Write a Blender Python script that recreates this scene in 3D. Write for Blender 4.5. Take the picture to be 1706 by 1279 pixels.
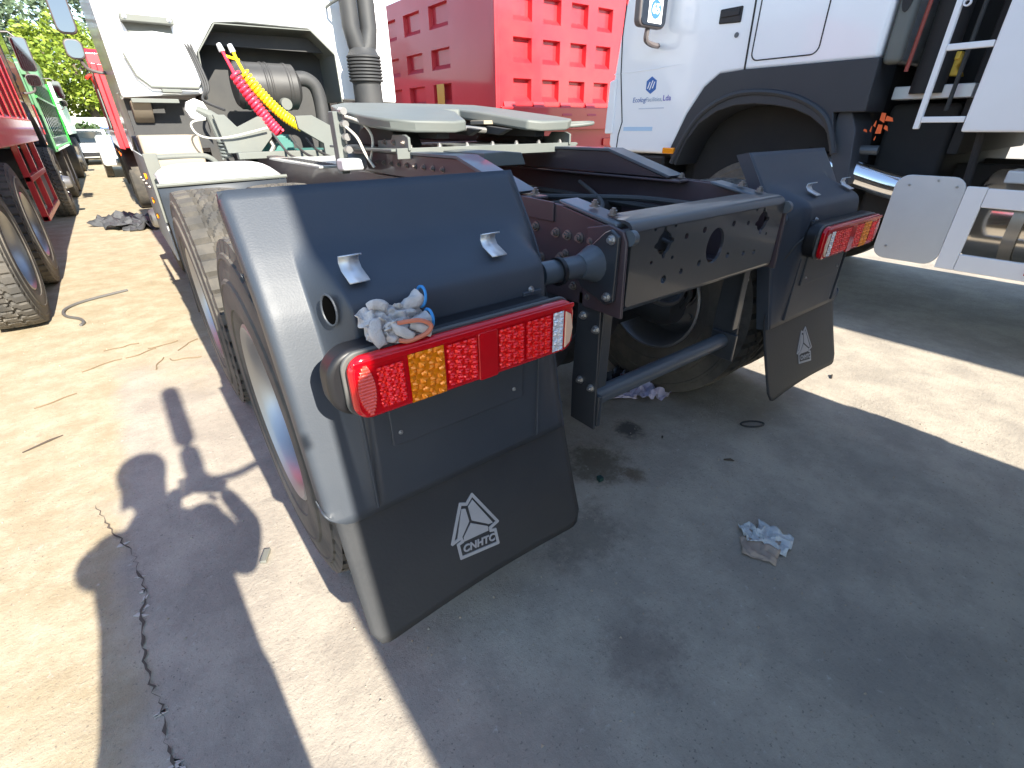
import bpy, bmesh, math, random
from mathutils import Vector, Matrix, Quaternion, noise
random.seed(7)
R = math.radians
scene = bpy.context.scene
for o in list(bpy.data.objects): bpy.data.objects.remove(o)
col = scene.collection

# ------------------------------------------------------------------ camera
cam_d = bpy.data.cameras.new('camera')
cam_d.sensor_width = 36.0
cam_d.lens = 790.71 / 1706 * 36
cam_d.clip_start = 0.02
cam_d.clip_end = 600
cam = bpy.data.objects.new('camera', cam_d)
col.objects.link(cam)
CAM = Vector((-1.4248, -0.8579, 1.3396))
yaw, pit, roll = R(37.238), R(28.58), R(-0.50)
Fv = Vector((math.sin(yaw)*math.cos(pit), math.cos(yaw)*math.cos(pit), -math.sin(pit)))
Rv = Vector((math.cos(yaw), -math.sin(yaw), 0)); Uv = Rv.cross(Fv)
R2 = Rv*math.cos(roll) + Uv*math.sin(roll); U2 = Uv*math.cos(roll) - Rv*math.sin(roll)
CAMROT = Matrix((R2, U2, -Fv)).transposed()
cam.matrix_world = Matrix.Translation(CAM) @ CAMROT.to_4x4()
scene.camera = cam

# ------------------------------------------------------------------ light
SUN_EL, SUN_AZ = R(33.0), R(-1.0)
travel = Vector((math.sin(SUN_AZ)*math.cos(SUN_EL), math.cos(SUN_AZ)*math.cos(SUN_EL), -math.sin(SUN_EL)))
world = bpy.data.worlds.new('World'); scene.world = world; world.use_nodes = True
wn = world.node_tree.nodes; wl = world.node_tree.links
sky = wn.new('ShaderNodeTexSky'); sky.sky_type = 'NISHITA'; sky.sun_disc = False
sky.sun_elevation = SUN_EL; sky.sun_rotation = R(179); sky.air_density = 1.0; sky.dust_density = 0.2; sky.ozone_density = 1.0
wn['Background'].inputs[1].default_value = 0.13
wl.new(sky.outputs[0], wn['Background'].inputs[0])
sun_d = bpy.data.lights.new('sun', 'SUN'); sun_d.energy = 5.0; sun_d.angle = R(0.55); sun_d.color = (1.0, 0.94, 0.82)
sun = bpy.data.objects.new('sun', sun_d); col.objects.link(sun)
sun.rotation_euler = travel.to_track_quat('-Z', 'Y').to_euler()
scene.view_settings.view_transform = 'Standard'; scene.view_settings.look = 'None'
scene.view_settings.exposure = 1.68; scene.view_settings.gamma = 1.0
scene.view_settings.use_curve_mapping = False
scene.render.engine = 'CYCLES'
scene.cycles.max_bounces = 6; scene.cycles.diffuse_bounces = 3; scene.cycles.glossy_bounces = 3; scene.cycles.transmission_bounces = 3

# ------------------------------------------------------------------ materials
MATS = {}
def M(name, c, rough=.5, metal=0.0, var=.12, vscale=6.0, dust=0.0, dustc=(.34, .28, .20), bump=0.0, bscale=60.0, coat=0.0, trans=0.0, spec=.5, sub=0.0):
    """procedural paint / plastic / metal: base colour, mottling, dust patches, fine relief"""
    if name in MATS: return MATS[name]
    m = bpy.data.materials.new(name); m.use_nodes = True
    n, l = m.node_tree.nodes, m.node_tree.links
    b = n['Principled BSDF']
    b.inputs['Roughness'].default_value = rough; b.inputs['Metallic'].default_value = metal
    b.inputs['Coat Weight'].default_value = coat; b.inputs['Coat Roughness'].default_value = .08
    b.inputs['Transmission Weight'].default_value = trans
    b.inputs['Specular IOR Level'].default_value = spec
    tc = n.new('ShaderNodeTexCoord')
    no = n.new('ShaderNodeTexNoise'); no.inputs['Scale'].default_value = vscale; no.inputs['Detail'].default_value = 6
    l.new(tc.outputs['Object'], no.inputs['Vector'])
    mx = n.new('ShaderNodeMix'); mx.data_type = 'RGBA'
    mx.inputs[6].default_value = (*[v*(1-var) for v in c], 1); mx.inputs[7].default_value = (*[min(1, v*(1+var)) for v in c], 1)
    l.new(no.outputs['Fac'], mx.inputs[0])
    out = mx.outputs[2]
    if dust > 0:
        n2 = n.new('ShaderNodeTexNoise'); n2.inputs['Scale'].default_value = 2.3; n2.inputs['Detail'].default_value = 9; n2.inputs['Roughness'].default_value = .65
        l.new(tc.outputs['Object'], n2.inputs['Vector'])
        rp = n.new('ShaderNodeMapRange'); rp.inputs[1].default_value = .38; rp.inputs[2].default_value = .72; rp.inputs[4].default_value = dust
        l.new(n2.outputs['Fac'], rp.inputs[0])
        m2 = n.new('ShaderNodeMix'); m2.data_type = 'RGBA'; m2.inputs[7].default_value = (*dustc, 1)
        l.new(rp.outputs[0], m2.inputs[0]); l.new(out, m2.inputs[6]); out = m2.outputs[2]
        r3 = n.new('ShaderNodeMapRange'); r3.inputs[3].default_value = rough; r3.inputs[4].default_value = min(1, rough+.35)
        l.new(n2.outputs['Fac'], r3.inputs[0]); l.new(r3.outputs[0], b.inputs['Roughness'])
    l.new(out, b.inputs['Base Color'])
    if bump > 0:
        n4 = n.new('ShaderNodeTexNoise'); n4.inputs['Scale'].default_value = bscale; n4.inputs['Detail'].default_value = 4
        l.new(tc.outputs['Object'], n4.inputs['Vector'])
        bp = n.new('ShaderNodeBump'); bp.inputs['Strength'].default_value = bump; bp.inputs['Distance'].default_value = .004
        l.new(n4.outputs['Fac'], bp.inputs['Height']); l.new(bp.outputs[0], b.inputs['Normal'])
    MATS[name] = m
    return m

plastic = M('fender_plastic', (.032, .040, .054), .36, dust=.16, dustc=(.11, .11, .105), bump=.07, bscale=260)
arch_m = M('arch_plastic', (.020, .024, .031), .40, dust=.12, dustc=(.07, .068, .065))
rubber = M('flap_rubber', (.020, .022, .026), .44, dust=.30, dustc=(.075, .072, .068), bump=.15, bscale=120)
tyre_m = M('tyre_rubber', (.048, .045, .041), .85, dust=.75, dustc=(.20, .172, .135), bump=.3, bscale=90)
black = M('black_paint', (.012, .012, .014), .42, spec=.35)
dark = M('dark_underbody', (.02, .02, .021), .7, dust=.35, dustc=(.07, .062, .055))
frame_m = M('frame_paint', (.050, .034, .040), .30, dust=.22, dustc=(.12, .10, .10), coat=.25)
beam_m = M('beam_paint', (.030, .034, .040), .22, dust=.28, dustc=(.09, .085, .08), coat=.35, bump=.06, bscale=40)
tube_m = M('tube_paint', (.07, .085, .10), .3, dust=.2, dustc=(.14, .13, .12), coat=.3)
steel = M('bare_steel', (.42, .41, .39), .38, metal=.9, dust=.35, bump=.05)
chrome = M('chrome', (.75, .75, .76), .12, metal=1.0, var=.03)
alu = M('aluminium_sheet', (.58, .60, .62), .36, metal=.55, dust=.18, dustc=(.42, .40, .36), var=.06)
hook_m = M('hook_steel', (.55, .58, .62), .35, metal=.4, var=.05)
bolt_m = M('bolt_zinc', (.22, .20, .19), .4, metal=.8, dust=.3)
white = M('white_paint', (.80, .81, .82), .25, coat=.5, var=.02, dust=.05, dustc=(.6, .56, .48))
white2 = M('cargo_white', (.74, .75, .77), .38, coat=.2, var=.03, dust=.06, dustc=(.6, .56, .48))
greyp = M('grey_bracket', (.115, .125, .115), .5, dust=.3, dustc=(.19, .17, .13))
tanp = M('tan_cover', (.26, .22, .17), .6, dust=.3)
redp = M('red_paint', (.47, .012, .022), .32, coat=.4, var=.06, dust=.10, dustc=(.5, .14, .10))
greenp = M('green_paint', (.045, .16, .065), .3, coat=.5, var=.1, dust=.2, dustc=(.25, .26, .2))
brightgreen = M('green_trim', (.04, .62, .06), .35, coat=.3)
orange = M('orange_plastic', (.85, .13, .02), .45)
amber = M('amber_lens', (.85, .28, .01), .12, coat=.8, var=.1)
redlens = M('red_lens', (.52, .002, .008), .14, coat=.35, var=.10, vscale=30)
redled = M('red_led', (.95, .004, .004), .20, metal=.3, coat=.3, var=.15, vscale=60)
amberled = M('amber_led', (.90, .25, .002), .20, metal=.3, coat=.3, var=.15, vscale=60)
whiteled = M('white_led', (.78, .78, .80), .08, metal=.35, coat=1.0, var=.15, vscale=60)
pinkrefl = M('reflector_red', (.80, .09, .06), .18, coat=.8, bump=.5, bscale=220)
peach = M('reflector_clear', (.78, .50, .34), .15, coat=.8)
glass = M('dark_glass', (.02, .028, .034), .06, coat=.5, var=.05)
mirror_m = M('mirror_glass', (.16, .17, .19), .04, metal=1.0, var=.02)
yellowp = M('yellow_hose', (.95, .70, .01), .4, var=.05)
redhose = M('red_hose', (.80, .03, .07), .4, var=.05)
teal = M('engine_teal', (.02, .16, .14), .45, dust=.4, dustc=(.14, .14, .12))
tealb = M('teal_bright', (.02, .52, .45), .4)
hoseblk = M('hose_black', (.030, .031, .033), .45, dust=.3, dustc=(.09, .085, .075))
blue_ink = M('blue_print', (.03, .12, .38), .5, var=.05)
blue_pale = M('pale_blue_stripe', (.42, .58, .74), .4, var=.05)
decal = M('emblem_grey', (.36, .36, .37), .5, var=.10, vscale=40, dust=.3, dustc=(.22, .21, .20))
paper_w = M('paper_white', (.75, .76, .78), .7)
saddle_m = M('saddle_grey', (.105, .118, .112), .40, dust=.5, dustc=(.165, .16, .14))
yellow_old = M('yellow_box', (.62, .42, .05), .5, dust=.3)

# ------------------------------------------------------------------ geometry helpers
class MB:
    def __init__(s): s.v = []; s.f = []
    def add(s, vs, fs):
        k = len(s.v); s.v += [Vector(p) for p in vs]; s.f += [tuple(i+k for i in q) for q in fs]; return s
    def box(s, c, d, rot=None):
        c = Vector(c); h = Vector(d)/2
        vs = [Vector((x*h.x, y*h.y, z*h.z)) for x in (-1, 1) for y in (-1, 1) for z in (-1, 1)]
        if rot is not None: vs = [rot @ p for p in vs]
        return s.add([p+c for p in vs], [(0, 1, 3, 2), (4, 6, 7, 5), (0, 4, 5, 1), (2, 3, 7, 6), (0, 2, 6, 4), (1, 5, 7, 3)])
    def span(s, a, b):
        a, b = Vector(a), Vector(b); return s.box((a+b)/2, [abs(q) for q in (b-a)])
    def prism(s, poly, ax, a, b):
        """poly: 2d outline in the two other axes (order x,y,z without ax)"""
        n = len(poly); vs = []
        for t in (a, b):
            for p in poly:
                q = [p[0], p[1]]; q.insert(ax, t); vs.append(q)
        ar = sum(poly[i][0]*poly[(i+1) % n][1]-poly[(i+1) % n][0]*poly[i][1] for i in range(n))
        flip = (ar > 0) != (ax == 1)
        if a > b: flip = not flip
        lo, hi = tuple(range(n)), tuple(range(n, 2*n))
        fs = [lo[::-1], hi] + [(i, (i+1) % n, n+(i+1) % n, n+i) for i in range(n)]
        if not flip: fs = [q[::-1] for q in fs]
        return s.add(vs, fs)
    def tube(s, pts, r, seg=10, cap=True):
        pts = [Vector(p) for p in pts]; n = len(pts); k = len(s.v)
        rs = r if isinstance(r, (list, tuple)) else [r]*n
        t0 = (pts[1]-pts[0]).normalized()
        nn = t0.orthogonal().normalized()
        for i, p in enumerate(pts):
            t = ((pts[i+1]-pts[i]) if i == 0 else (pts[i]-pts[i-1]) if i == n-1 else (pts[i+1]-pts[i-1])).normalized()
            q = t0.rotation_difference(t); nn = (q @ nn); nn = (nn - t*nn.dot(t)).normalized(); t0 = t
            bb = t.cross(nn)
            for j in range(seg):
                a = 2*math.pi*j/seg; s.v.append(p + (nn*math.cos(a)+bb*math.sin(a))*rs[i])
        for i in range(n-1):
            for j in range(seg):
                a, b = k+i*seg+j, k+i*seg+(j+1) % seg; s.f.append((a, b, b+seg, a+seg))
        if cap:
            s.f.append(tuple(range(k+seg-1, k-1, -1))); s.f.append(tuple(range(k+(n-1)*seg, k+n*seg)))
        return s
    def cyl(s, a, b, r, r2=None, seg=20): return s.tube([a, b], [r, r if r2 is None else r2], seg)
    def lathe(s, prof, c=(0, 0, 0), ax=0, seg=48, close=False):
        """prof: (along axis, radius)"""
        c = Vector(c); k = len(s.v); n = len(prof)
        for j in range(seg):
            a = 2*math.pi*j/seg
            for (h, r) in prof:
                q = [r*math.cos(a), r*math.sin(a)]; q.insert(ax, h); s.v.append(Vector(q)+c)
        for j in range(seg):
            for i in range(n-1):
                a, b = k+j*n+i, k+((j+1) % seg)*n+i
                s.f.append((a, a+1, b+1, b))
        return s
    def grid(s, fn, nu, nv):
        k = len(s.v)
        for i in range(nu+1):
            for j in range(nv+1): s.v.append(Vector(fn(i/nu, j/nv)))
        for i in range(nu):
            for j in range(nv):
                a = k+i*(nv+1)+j; s.f.append((a, a+nv+1, a+nv+2, a+1))
        return s
    def mesh(s, name, mat, smooth=35, org=Vector((0, 0, 0))):
        me = bpy.data.meshes.new(name); me.from_pydata([tuple(p-org) for p in s.v], [], s.f); me.update()
        bm = bmesh.new(); bm.from_mesh(me); bmesh.ops.recalc_face_normals(bm, faces=bm.faces); bm.to_mesh(me); bm.free()
        me.materials.append(mat)
        if smooth:
            me.polygons.foreach_set('use_smooth', [True]*len(me.polygons)); me.set_sharp_from_angle(angle=R(smooth))
        return me
    def build(s, name, mat, parent=None, smooth=35, bevel=0, seg=2, loc=None):
        org = Vector((0, 0, 0)) if loc is None else Vector(loc)
        po = worg(parent) if parent else Vector((0, 0, 0))
        ob = bpy.data.objects.new(name, s.mesh(name, mat, smooth, org if loc is not None else po)); col.objects.link(ob)
        if parent: ob.parent = parent
        if loc is not None: ob.location = org-po
        if bevel:
            md = ob.modifiers.new('bevel', 'BEVEL'); md.width = bevel; md.segments = seg; md.limit_method = 'ANGLE'; md.angle_limit = R(40)
            md.harden_normals = True
        return ob
def worg(o):
    p = Vector((0, 0, 0))
    while o is not None: p = p + Vector(o.location); o = o.parent
    return p
def tag(o, label=None, cat=None, group=None, kind=None):
    if label: o['label'] = label
    if cat: o['category'] = cat
    if group: o['group'] = group
    if kind: o['kind'] = kind
    return o
def thing(name, label, cat, loc=(0, 0, 0), group=None):
    o = bpy.data.objects.new(name, None); col.objects.link(o); o.location = loc; o.empty_display_size = .2
    return tag(o, label, cat, group)
def part_empty(name, parent, loc=(0, 0, 0)):
    o = bpy.data.objects.new(name, None); col.objects.link(o); o.parent = parent; o.location = Vector(loc)-worg(parent); o.empty_display_size = .1
    return o
def inst(name, me, parent, loc, rot=None, scale=None):
    o = bpy.data.objects.new(name, me); col.objects.link(o)
    if parent: o.parent = parent
    o.location = Vector(loc)-(worg(parent) if parent else Vector((0, 0, 0)))
    if rot is not None: o.rotation_euler = rot
    if scale is not None: o.scale = scale
    return o
def quick(name, mat, parent, a, b, bevel=.004): return MB().span(a, b).build(name, mat, parent, bevel=bevel)
def rrect(x0, z0, x1, z1, r, n=5):
    pts = []
    for cx, cz, a0 in ((x1-r, z1-r, 0), (x0+r, z1-r, 90), (x0+r, z0+r, 180), (x1-r, z0+r, 270)):
        for i in range(n+1):
            a = R(a0+90*i/n); pts.append((cx+r*math.cos(a), cz+r*math.sin(a)))
    return pts
def lerp(a, b, t): return a+(b-a)*t
def interp(tab, t):
    """tab: list of tuples, piecewise linear over index, t in 0..1"""
    f = t*(len(tab)-1); i = min(int(f), len(tab)-2); f -= i
    return tuple(lerp(a, b, f) for a, b in zip(tab[i], tab[i+1]))
def smooth_tab(tab, n=6, it=8):
    pts = [interp(tab, i/(n*(len(tab)-1))) for i in range(n*(len(tab)-1)+1)]
    for _ in range(it):
        pts = [pts[0]]+[tuple((a+2*b+c)/4 for a, b, c in zip(pts[i-1], pts[i], pts[i+1])) for i in range(1, len(pts)-1)]+[pts[-1]]
    return pts
def text_mesh(txt, size, mat, ext=.0008, shear=0.0, spacing=1.0, bold=0.0):
    cu = bpy.data.curves.new('lettering', 'FONT'); cu.body = txt; cu.size = size; cu.extrude = ext; cu.align_x = 'CENTER'; cu.align_y = 'CENTER'
    cu.shear = shear; cu.space_character = spacing; cu.offset = bold; cu.resolution_u = 4
    o = bpy.data.objects.new('lettering', cu); col.objects.link(o)
    dg = bpy.context.evaluated_depsgraph_get()
    me = bpy.data.meshes.new_from_object(o.evaluated_get(dg)); bpy.data.objects.remove(o)
    me.materials.clear(); me.materials.append(mat)
    return me
def place_mesh(name, me, parent, loc, xa, ya):
    xa, ya = Vector(xa), Vector(ya); za = xa.cross(ya)
    o = inst(name, me, parent, loc); o.rotation_euler = Matrix((xa, ya, za)).transposed().to_euler(); return o

# hexagon bolt shared by everything (axis +z)
bb = MB().cyl((0, 0, 0), (0, 0, .003), .015, seg=14).tube([(0, 0, .003), (0, 0, .012)], .011, 6).cyl((0, 0, .012), (0, 0, .018), .006, seg=8)
BOLT = bb.mesh('bolt', bolt_m, 30)
BOLT_Z = bb.mesh('bolt', M('bolt_bright', (.50, .49, .48), .3, metal=.8), 30)
def bolt(parent, loc, d=(0, 0, 1), k=1.0, me=None):
    return inst('bolt', me or BOLT, parent, loc, Vector(d).to_track_quat('Z', 'Y').to_euler(), (k, k, k))

# ------------------------------------------------------------------ ground
def ground_material():
    m = bpy.data.materials.new('concrete_ground'); m.use_nodes = True
    n, l = m.node_tree.nodes, m.node_tree.links; b = n['Principled BSDF']
    tc = n.new('ShaderNodeTexCoord')
    def nz(scale, det=8, rough=.6, vec=None, dist=0):
        q = n.new('ShaderNodeTexNoise'); q.inputs['Scale'].default_value = scale; q.inputs['Detail'].default_value = det
        q.inputs['Roughness'].default_value = rough; q.inputs['Distortion'].default_value = dist
        l.new(vec or tc.outputs['Object'], q.inputs['Vector']); return q.outputs['Fac']
    def mr(x, a, b_, c=0, d=1):
        q = n.new('ShaderNodeMapRange'); q.interpolation_type = 'SMOOTHSTEP'
        for i, v in enumerate((a, b_, c, d)): q.inputs[i+1].default_value = v
        l.new(x, q.inputs[0]); return q.outputs[0]
    def mix(f, a, b_, mode='MIX'):
        q = n.new('ShaderNodeMix'); q.data_type = 'RGBA'; q.blend_type = mode
        for s_, v in ((0, f), (6, a), (7, b_)):
            if isinstance(v, tuple): q.inputs[s_].default_value = (*v, 1)
            elif isinstance(v, float): q.inputs[s_].default_value = v
            else: l.new(v, q.inputs[s_])
        return q.outputs[2]
    def math_(op, a, b_=0.0):
        q = n.new('ShaderNodeMath'); q.operation = op
        for i, v in enumerate((a, b_)):
            if isinstance(v, (int, float)): q.inputs[i].default_value = v
            else: l.new(v, q.inputs[i])
        return q.outputs[0]
    sep = n.new('ShaderNodeSeparateXYZ'); l.new(tc.outputs['Object'], sep.inputs[0])
    wob = nz(1.7, 5)
    xx = math_('ADD', sep.outputs['X'], math_('MULTIPLY', math_('SUBTRACT', wob, .5), .35))
    yy = math_('ADD', sep.outputs['Y'], math_('MULTIPLY', math_('SUBTRACT', nz(1.1, 6), .5), 4.0))
    slab = math_('MULTIPLY', mr(xx, -1.85, -1.74), mr(yy, 3.6, 1.9))
    slab = math_('MAXIMUM', slab, mr(xx, -1.35, -1.05))
    sand = mix(mr(nz(5, 8, .75), .35, .7), (.31, .25, .16), (.43, .365, .26))
    conc = mix(mr(nz(2.6, 9, .72), .36, .66), (.285, .250, .208), (.405, .355, .288))
    base = mix(slab, sand, conc)
    # worn darker blotches, scuffs, aggregate and grit, streaks along the driving direction
    st = n.new('ShaderNodeMapping'); st.inputs['Scale'].default_value = (9, .7, 1); st.inputs['Rotation'].default_value = (0, 0, .5); l.new(tc.outputs['Object'], st.inputs[0])
    base = mix(mr(nz(1.3, 9, .74, dist=.8), .52, .72, 0, .22), base, (.16, .15, .142))
    base = mix(mr(nz(3.0, 10, .7, vec=st.outputs[0]), .56, .74, 0, .22), base, (.15, .135, .12))
    base = mix(mr(nz(11, 8, .75), .58, .70, 0, .38), base, (.17, .15, .13))
    base = mix(mr(nz(30, 5, .7), .60, .72, 0, .50), base, (.50, .465, .41))
    base = mix(mr(nz(95, 3, .6), .60, .70, 0, .55), base, (.11, .095, .08))
    vo = n.new('ShaderNodeTexVoronoi'); vo.inputs['Scale'].default_value = 60; l.new(tc.outputs['Object'], vo.inputs['Vector'])
    base = mix(math_('MULTIPLY', mr(vo.outputs['Distance'], .16, .08), mr(nz(4, 6), .5, .66, 0, .8)), base, (.07, .06, .052))
    # oil stains with a place of their own
    stain_n = math_('SUBTRACT', nz(9, 9, .78), .5)
    for (sx, sy, r, c, k) in ((-.10, .28, .20, (.085, .068, .042), .75), (.22, .36, .10, (.05, .048, .048), .8), (-.02, .12, .07, (.10, .062, .03), .7), (-.45, .02, .22, (.10, .085, .07), .55),
                              (-.62, -.42, .16, (.13, .10, .09), .5), (.9, -.5, .30, (.17, .16, .15), .25), (-.05, -.85, .25, (.16, .15, .145), .25)):
        vm = n.new('ShaderNodeVectorMath'); vm.operation = 'DISTANCE'; l.new(tc.outputs['Object'], vm.inputs[0]); vm.inputs[1].default_value = (sx, sy, 0)
        d = math_('ADD', vm.outputs['Value'], math_('MULTIPLY', stain_n, r*2.6))
        base = mix(mr(d, r, r*.25, 0, k), base, c)
    l.new(base, b.inputs['Base Color'])
    b.inputs['Roughness'].default_value = .86; b.inputs['Specular IOR Level'].default_value = .35
    h = math_('ADD', math_('MULTIPLY', nz(60, 6, .8), .8), math_('MULTIPLY', nz(7, 6, .6), 1.0))
    bp = n.new('ShaderNodeBump'); bp.inputs['Strength'].default_value = .6; bp.inputs['Distance'].default_value = .010
    l.new(h, bp.inputs['Height']); l.new(bp.outputs[0], b.inputs['Normal'])
    return m
gm = ground_material()
g = MB().grid(lambda u, v: (-150+300*u, -60+320*v, 0), 4, 4).build('ground', gm, smooth=0)
tag(g, 'pale sandy concrete yard between the parked trucks', 'ground', kind='structure')
# crack in the concrete with crumbled edge flakes
crack_pts = [(-1.885, 1.32), (-1.855, 1.2), (-1.83, 1.1), (-1.80, 1.0), (-1.775, .9), (-1.765, .82), (-1.752, .70), (-1.768, .60), (-1.772, .5), (-1.772, .42), (-1.762, .33), (-1.74, .26), (-1.748, .17), (-1.735, .1), (-1.75, .0), (-1.72, -.15), (-1.74, -.35), (-1.70, -.6)]
cb = MB(); k = []
fine = []
for i in range(len(crack_pts)-1):
    for j in range(5):
        t = j/5; fine.append((lerp(crack_pts[i][0], crack_pts[i+1][0], t)+random.uniform(-.008, .008), lerp(crack_pts[i][1], crack_pts[i+1][1], t)))
for i, (x, y) in enumerate(fine):
    w = random.choice((.0004, .001, .0018, .003, .0045)) * min(1, i/12+.3)
    k.append((x-w, y, .004)); k.append((x+w, y, .004))
cb.add(k, [(2*i, 2*i+1, 2*i+3, 2*i+2) for i in range(len(fine)-1)])
cb.build('crack', M('crack_dirt', (.085, .066, .050), .95), g, smooth=0)
flake_m = M('concrete_flake', (.46, .42, .37), .9, bump=.4)
for i in range(14):
    x, y = fine[random.randrange(10, len(fine))]
    rr = random.uniform(.006, .016); n_ = random.randint(5, 7); a0 = random.random()*6
    pl = [(x+random.choice((-.012, .014))+rr*math.cos(a0+6.28*q/n_)*random.uniform(.6, 1.1), y+rr*1.3*math.sin(a0+6.28*q/n_)*random.uniform(.6, 1.1)) for q in range(n_)]
    MB().prism(pl, 2, .0005, random.uniform(.002, .004)).build('flake', flake_m, g, smooth=0)
# grit: loose sand grains and pebbles nobody could count
gb = MB()
for i in range(1500):
    x = random.uniform(-2.6, 1.6); y = random.uniform(-1.1, 4.2) if x < -1.3 else random.uniform(-1.1, .6)
    s_ = random.choice((.0015, .002, .0025, .004)) * random.uniform(.7, 1.4)
    a = random.random()*6.28
    gb.add([(x+s_*math.cos(a+q*2.1), y+s_*math.sin(a+q*2.1), .0) for q in range(3)]+[(x, y, s_*1.2)], [(0, 1, 3), (1, 2, 3), (2, 0, 3)])
tag(gb.build('loose_grit', M('grit', (.32, .27, .21), .9, var=.4, vscale=3), smooth=0), 'loose sand grains and pebbles scattered over the concrete', 'grit', kind='stuff')

# ------------------------------------------------------------------ wheels (axis x, outer side towards -x)
TR = .545
def tyre_mesh(style):
    mb = MB(); N = 220 if style else 96
    # half profile across: sidewall inner bead -> tread -> outer bead
    side = [(-.105, .275), (-.135, .285), (-.148, .315), (-.152, .335), (-.157, .338), (-.159, .375), (-.157, .41), (-.160, .414), (-.158, .424), (-.152, .428), (-.150, .455), (-.146, .480), (-.149, .484), (-.147, .496), (-.142, .500), (-.139, .522)]
    nt = 32
    tread = [(-.136+.272*i/nt, TR-.010*abs(-1+2*i/nt)**3) for i in range(nt+1)]
    prof = side+tread+[(-x, r) for x, r in reversed(side)]
    n = len(prof); k = 0; s0 = len(side)
    pitch = 2*math.pi/44
    for j in range(N):
        a = 2*math.pi*j/N
        for i, (x, r) in enumerate(prof):
            rr = r
            if style and s0 < i < s0+nt:
                u = x/.136                                    # -1..1 across
                ph = (a % pitch)/pitch
                zz = .10*(1 if ph < .5 else -1)*(1-0)          # zig zag of the circumferential grooves
                zz = .16*abs(2*ph-1)-.08
                g_ = 0
                if style == 1:
                    for gc in (-.42, 0.0, .42):
                        if abs(u-gc-zz) < .055: g_ = 1
                    if abs(u) > .42 and abs(((ph+.25*(1 if u > 0 else -1)) % 1)-.5) < .14: g_ = 1
                    if abs(u) <= .42 and abs(((ph+.9*u) % 1)-.5) < .10: g_ = max(g_, .6)
                else:
                    for gc in (-.33, .33):
                        if abs(u-gc-zz*1.4) < .06: g_ = 1
                    if abs(((ph+.35*abs(u)) % 1)-.5) < .09: g_ = max(g_, .8)
                rr = r-.019*g_
            if style and i in (s0-1, s0-2, len(prof)-s0, len(prof)-s0+1):
                ph = (a % pitch)/pitch
                if abs(((ph+.25*(1 if x > 0 else -1)) % 1)-.5) < .14: rr = r-.006; x = x*.975
            mb.v.append(Vector((x, rr*math.cos(a), rr*math.sin(a))))
    for j in range(N):
        for i in range(n-1):
            a_, b_ = j*n+i, ((j+1) % N)*n+i; mb.f.append((a_, a_+1, b_+1, b_))
    return mb.mesh('tyre', tyre_m, 28)
TYRE1, TYRE2, TYRE0 = tyre_mesh(1), tyre_mesh(2), tyre_mesh(0)
rim_m = M('wheel_steel', (.34, .35, .37), .26, metal=.85, dust=.25, dustc=(.40, .34, .26), var=.05)
rim_w = M('wheel_white', (.62, .63, .64), .35, metal=.3, dust=.2, dustc=(.45, .38, .3))
def rim_mesh(kind, mat):
    mb = MB()
    # flange, bead seat, barrel
    mb.lathe([(.13, .285), (.142, .283), (.146, .272), (.12, .258), (.05, .248), (-.05, .243), (-.10, .252), (-.128, .262), (-.138, .272), (-.148, .283), (-.143, .292), (-.134, .288)], seg=56)
    if kind == 'dual':      # outer wheel of a pair: disc set deep inside
        mb.lathe([(-.06, .246), (.02, .225), (.075, .19), (.085, .15), (.085, .10)], seg=56)
        hx = .085
    else:
        mb.lathe([(-.06, .246), (-.105, .225), (-.122, .19), (-.118, .15), (-.110, .10)], seg=56)
        hx = -.115
    # hub with cap
    mb.lathe([(hx+.02, .115), (hx-.035, .112), (hx-.05, .10), (hx-.12, .085), (hx-.135, .07), (hx-.14, .0)], seg=28)
    for q in range(10):
        a = 2*math.pi*q/10; y, z = .168*math.cos(a), .168*math.sin(a)
        mb.tube([(hx+.01, y, z), (hx-.026, y, z)], .016, 6); mb.cyl((hx-.026, y, z), (hx-.045, y, z), .009, seg=8)
    return mb.mesh('rim', mat, 40)
RIMD, RIMS, RIMW = rim_mesh('dual', rim_m), rim_mesh('single', rim_m), rim_mesh('dual', rim_w)
SLOT = M('slot_dark', (.02, .02, .02), .8)
def wheel(parent, x, y, out=-1, tyre=None, rim=None, z=.541, spin=0.0):
    w = part_empty('wheel', parent, (x, y, z))
    if out > 0: w.rotation_euler = (spin, 0, math.pi)
    else: w.rotation_euler = (spin, 0, 0)
    a = inst('tyre', tyre or TYRE1, None, (0, 0, 0)); a.parent = w
    b = inst('rim', rim or RIMD, None, (0, 0, 0)); b.parent = w
    return w

# ================================================================== MAIN TRACTOR TRUCK
T = thing('tractor_truck', 'white-cab tractor unit seen from its bare rear frame, black mudguards and red tail lamps', 'truck', (0, 2.5, 0))
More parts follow.
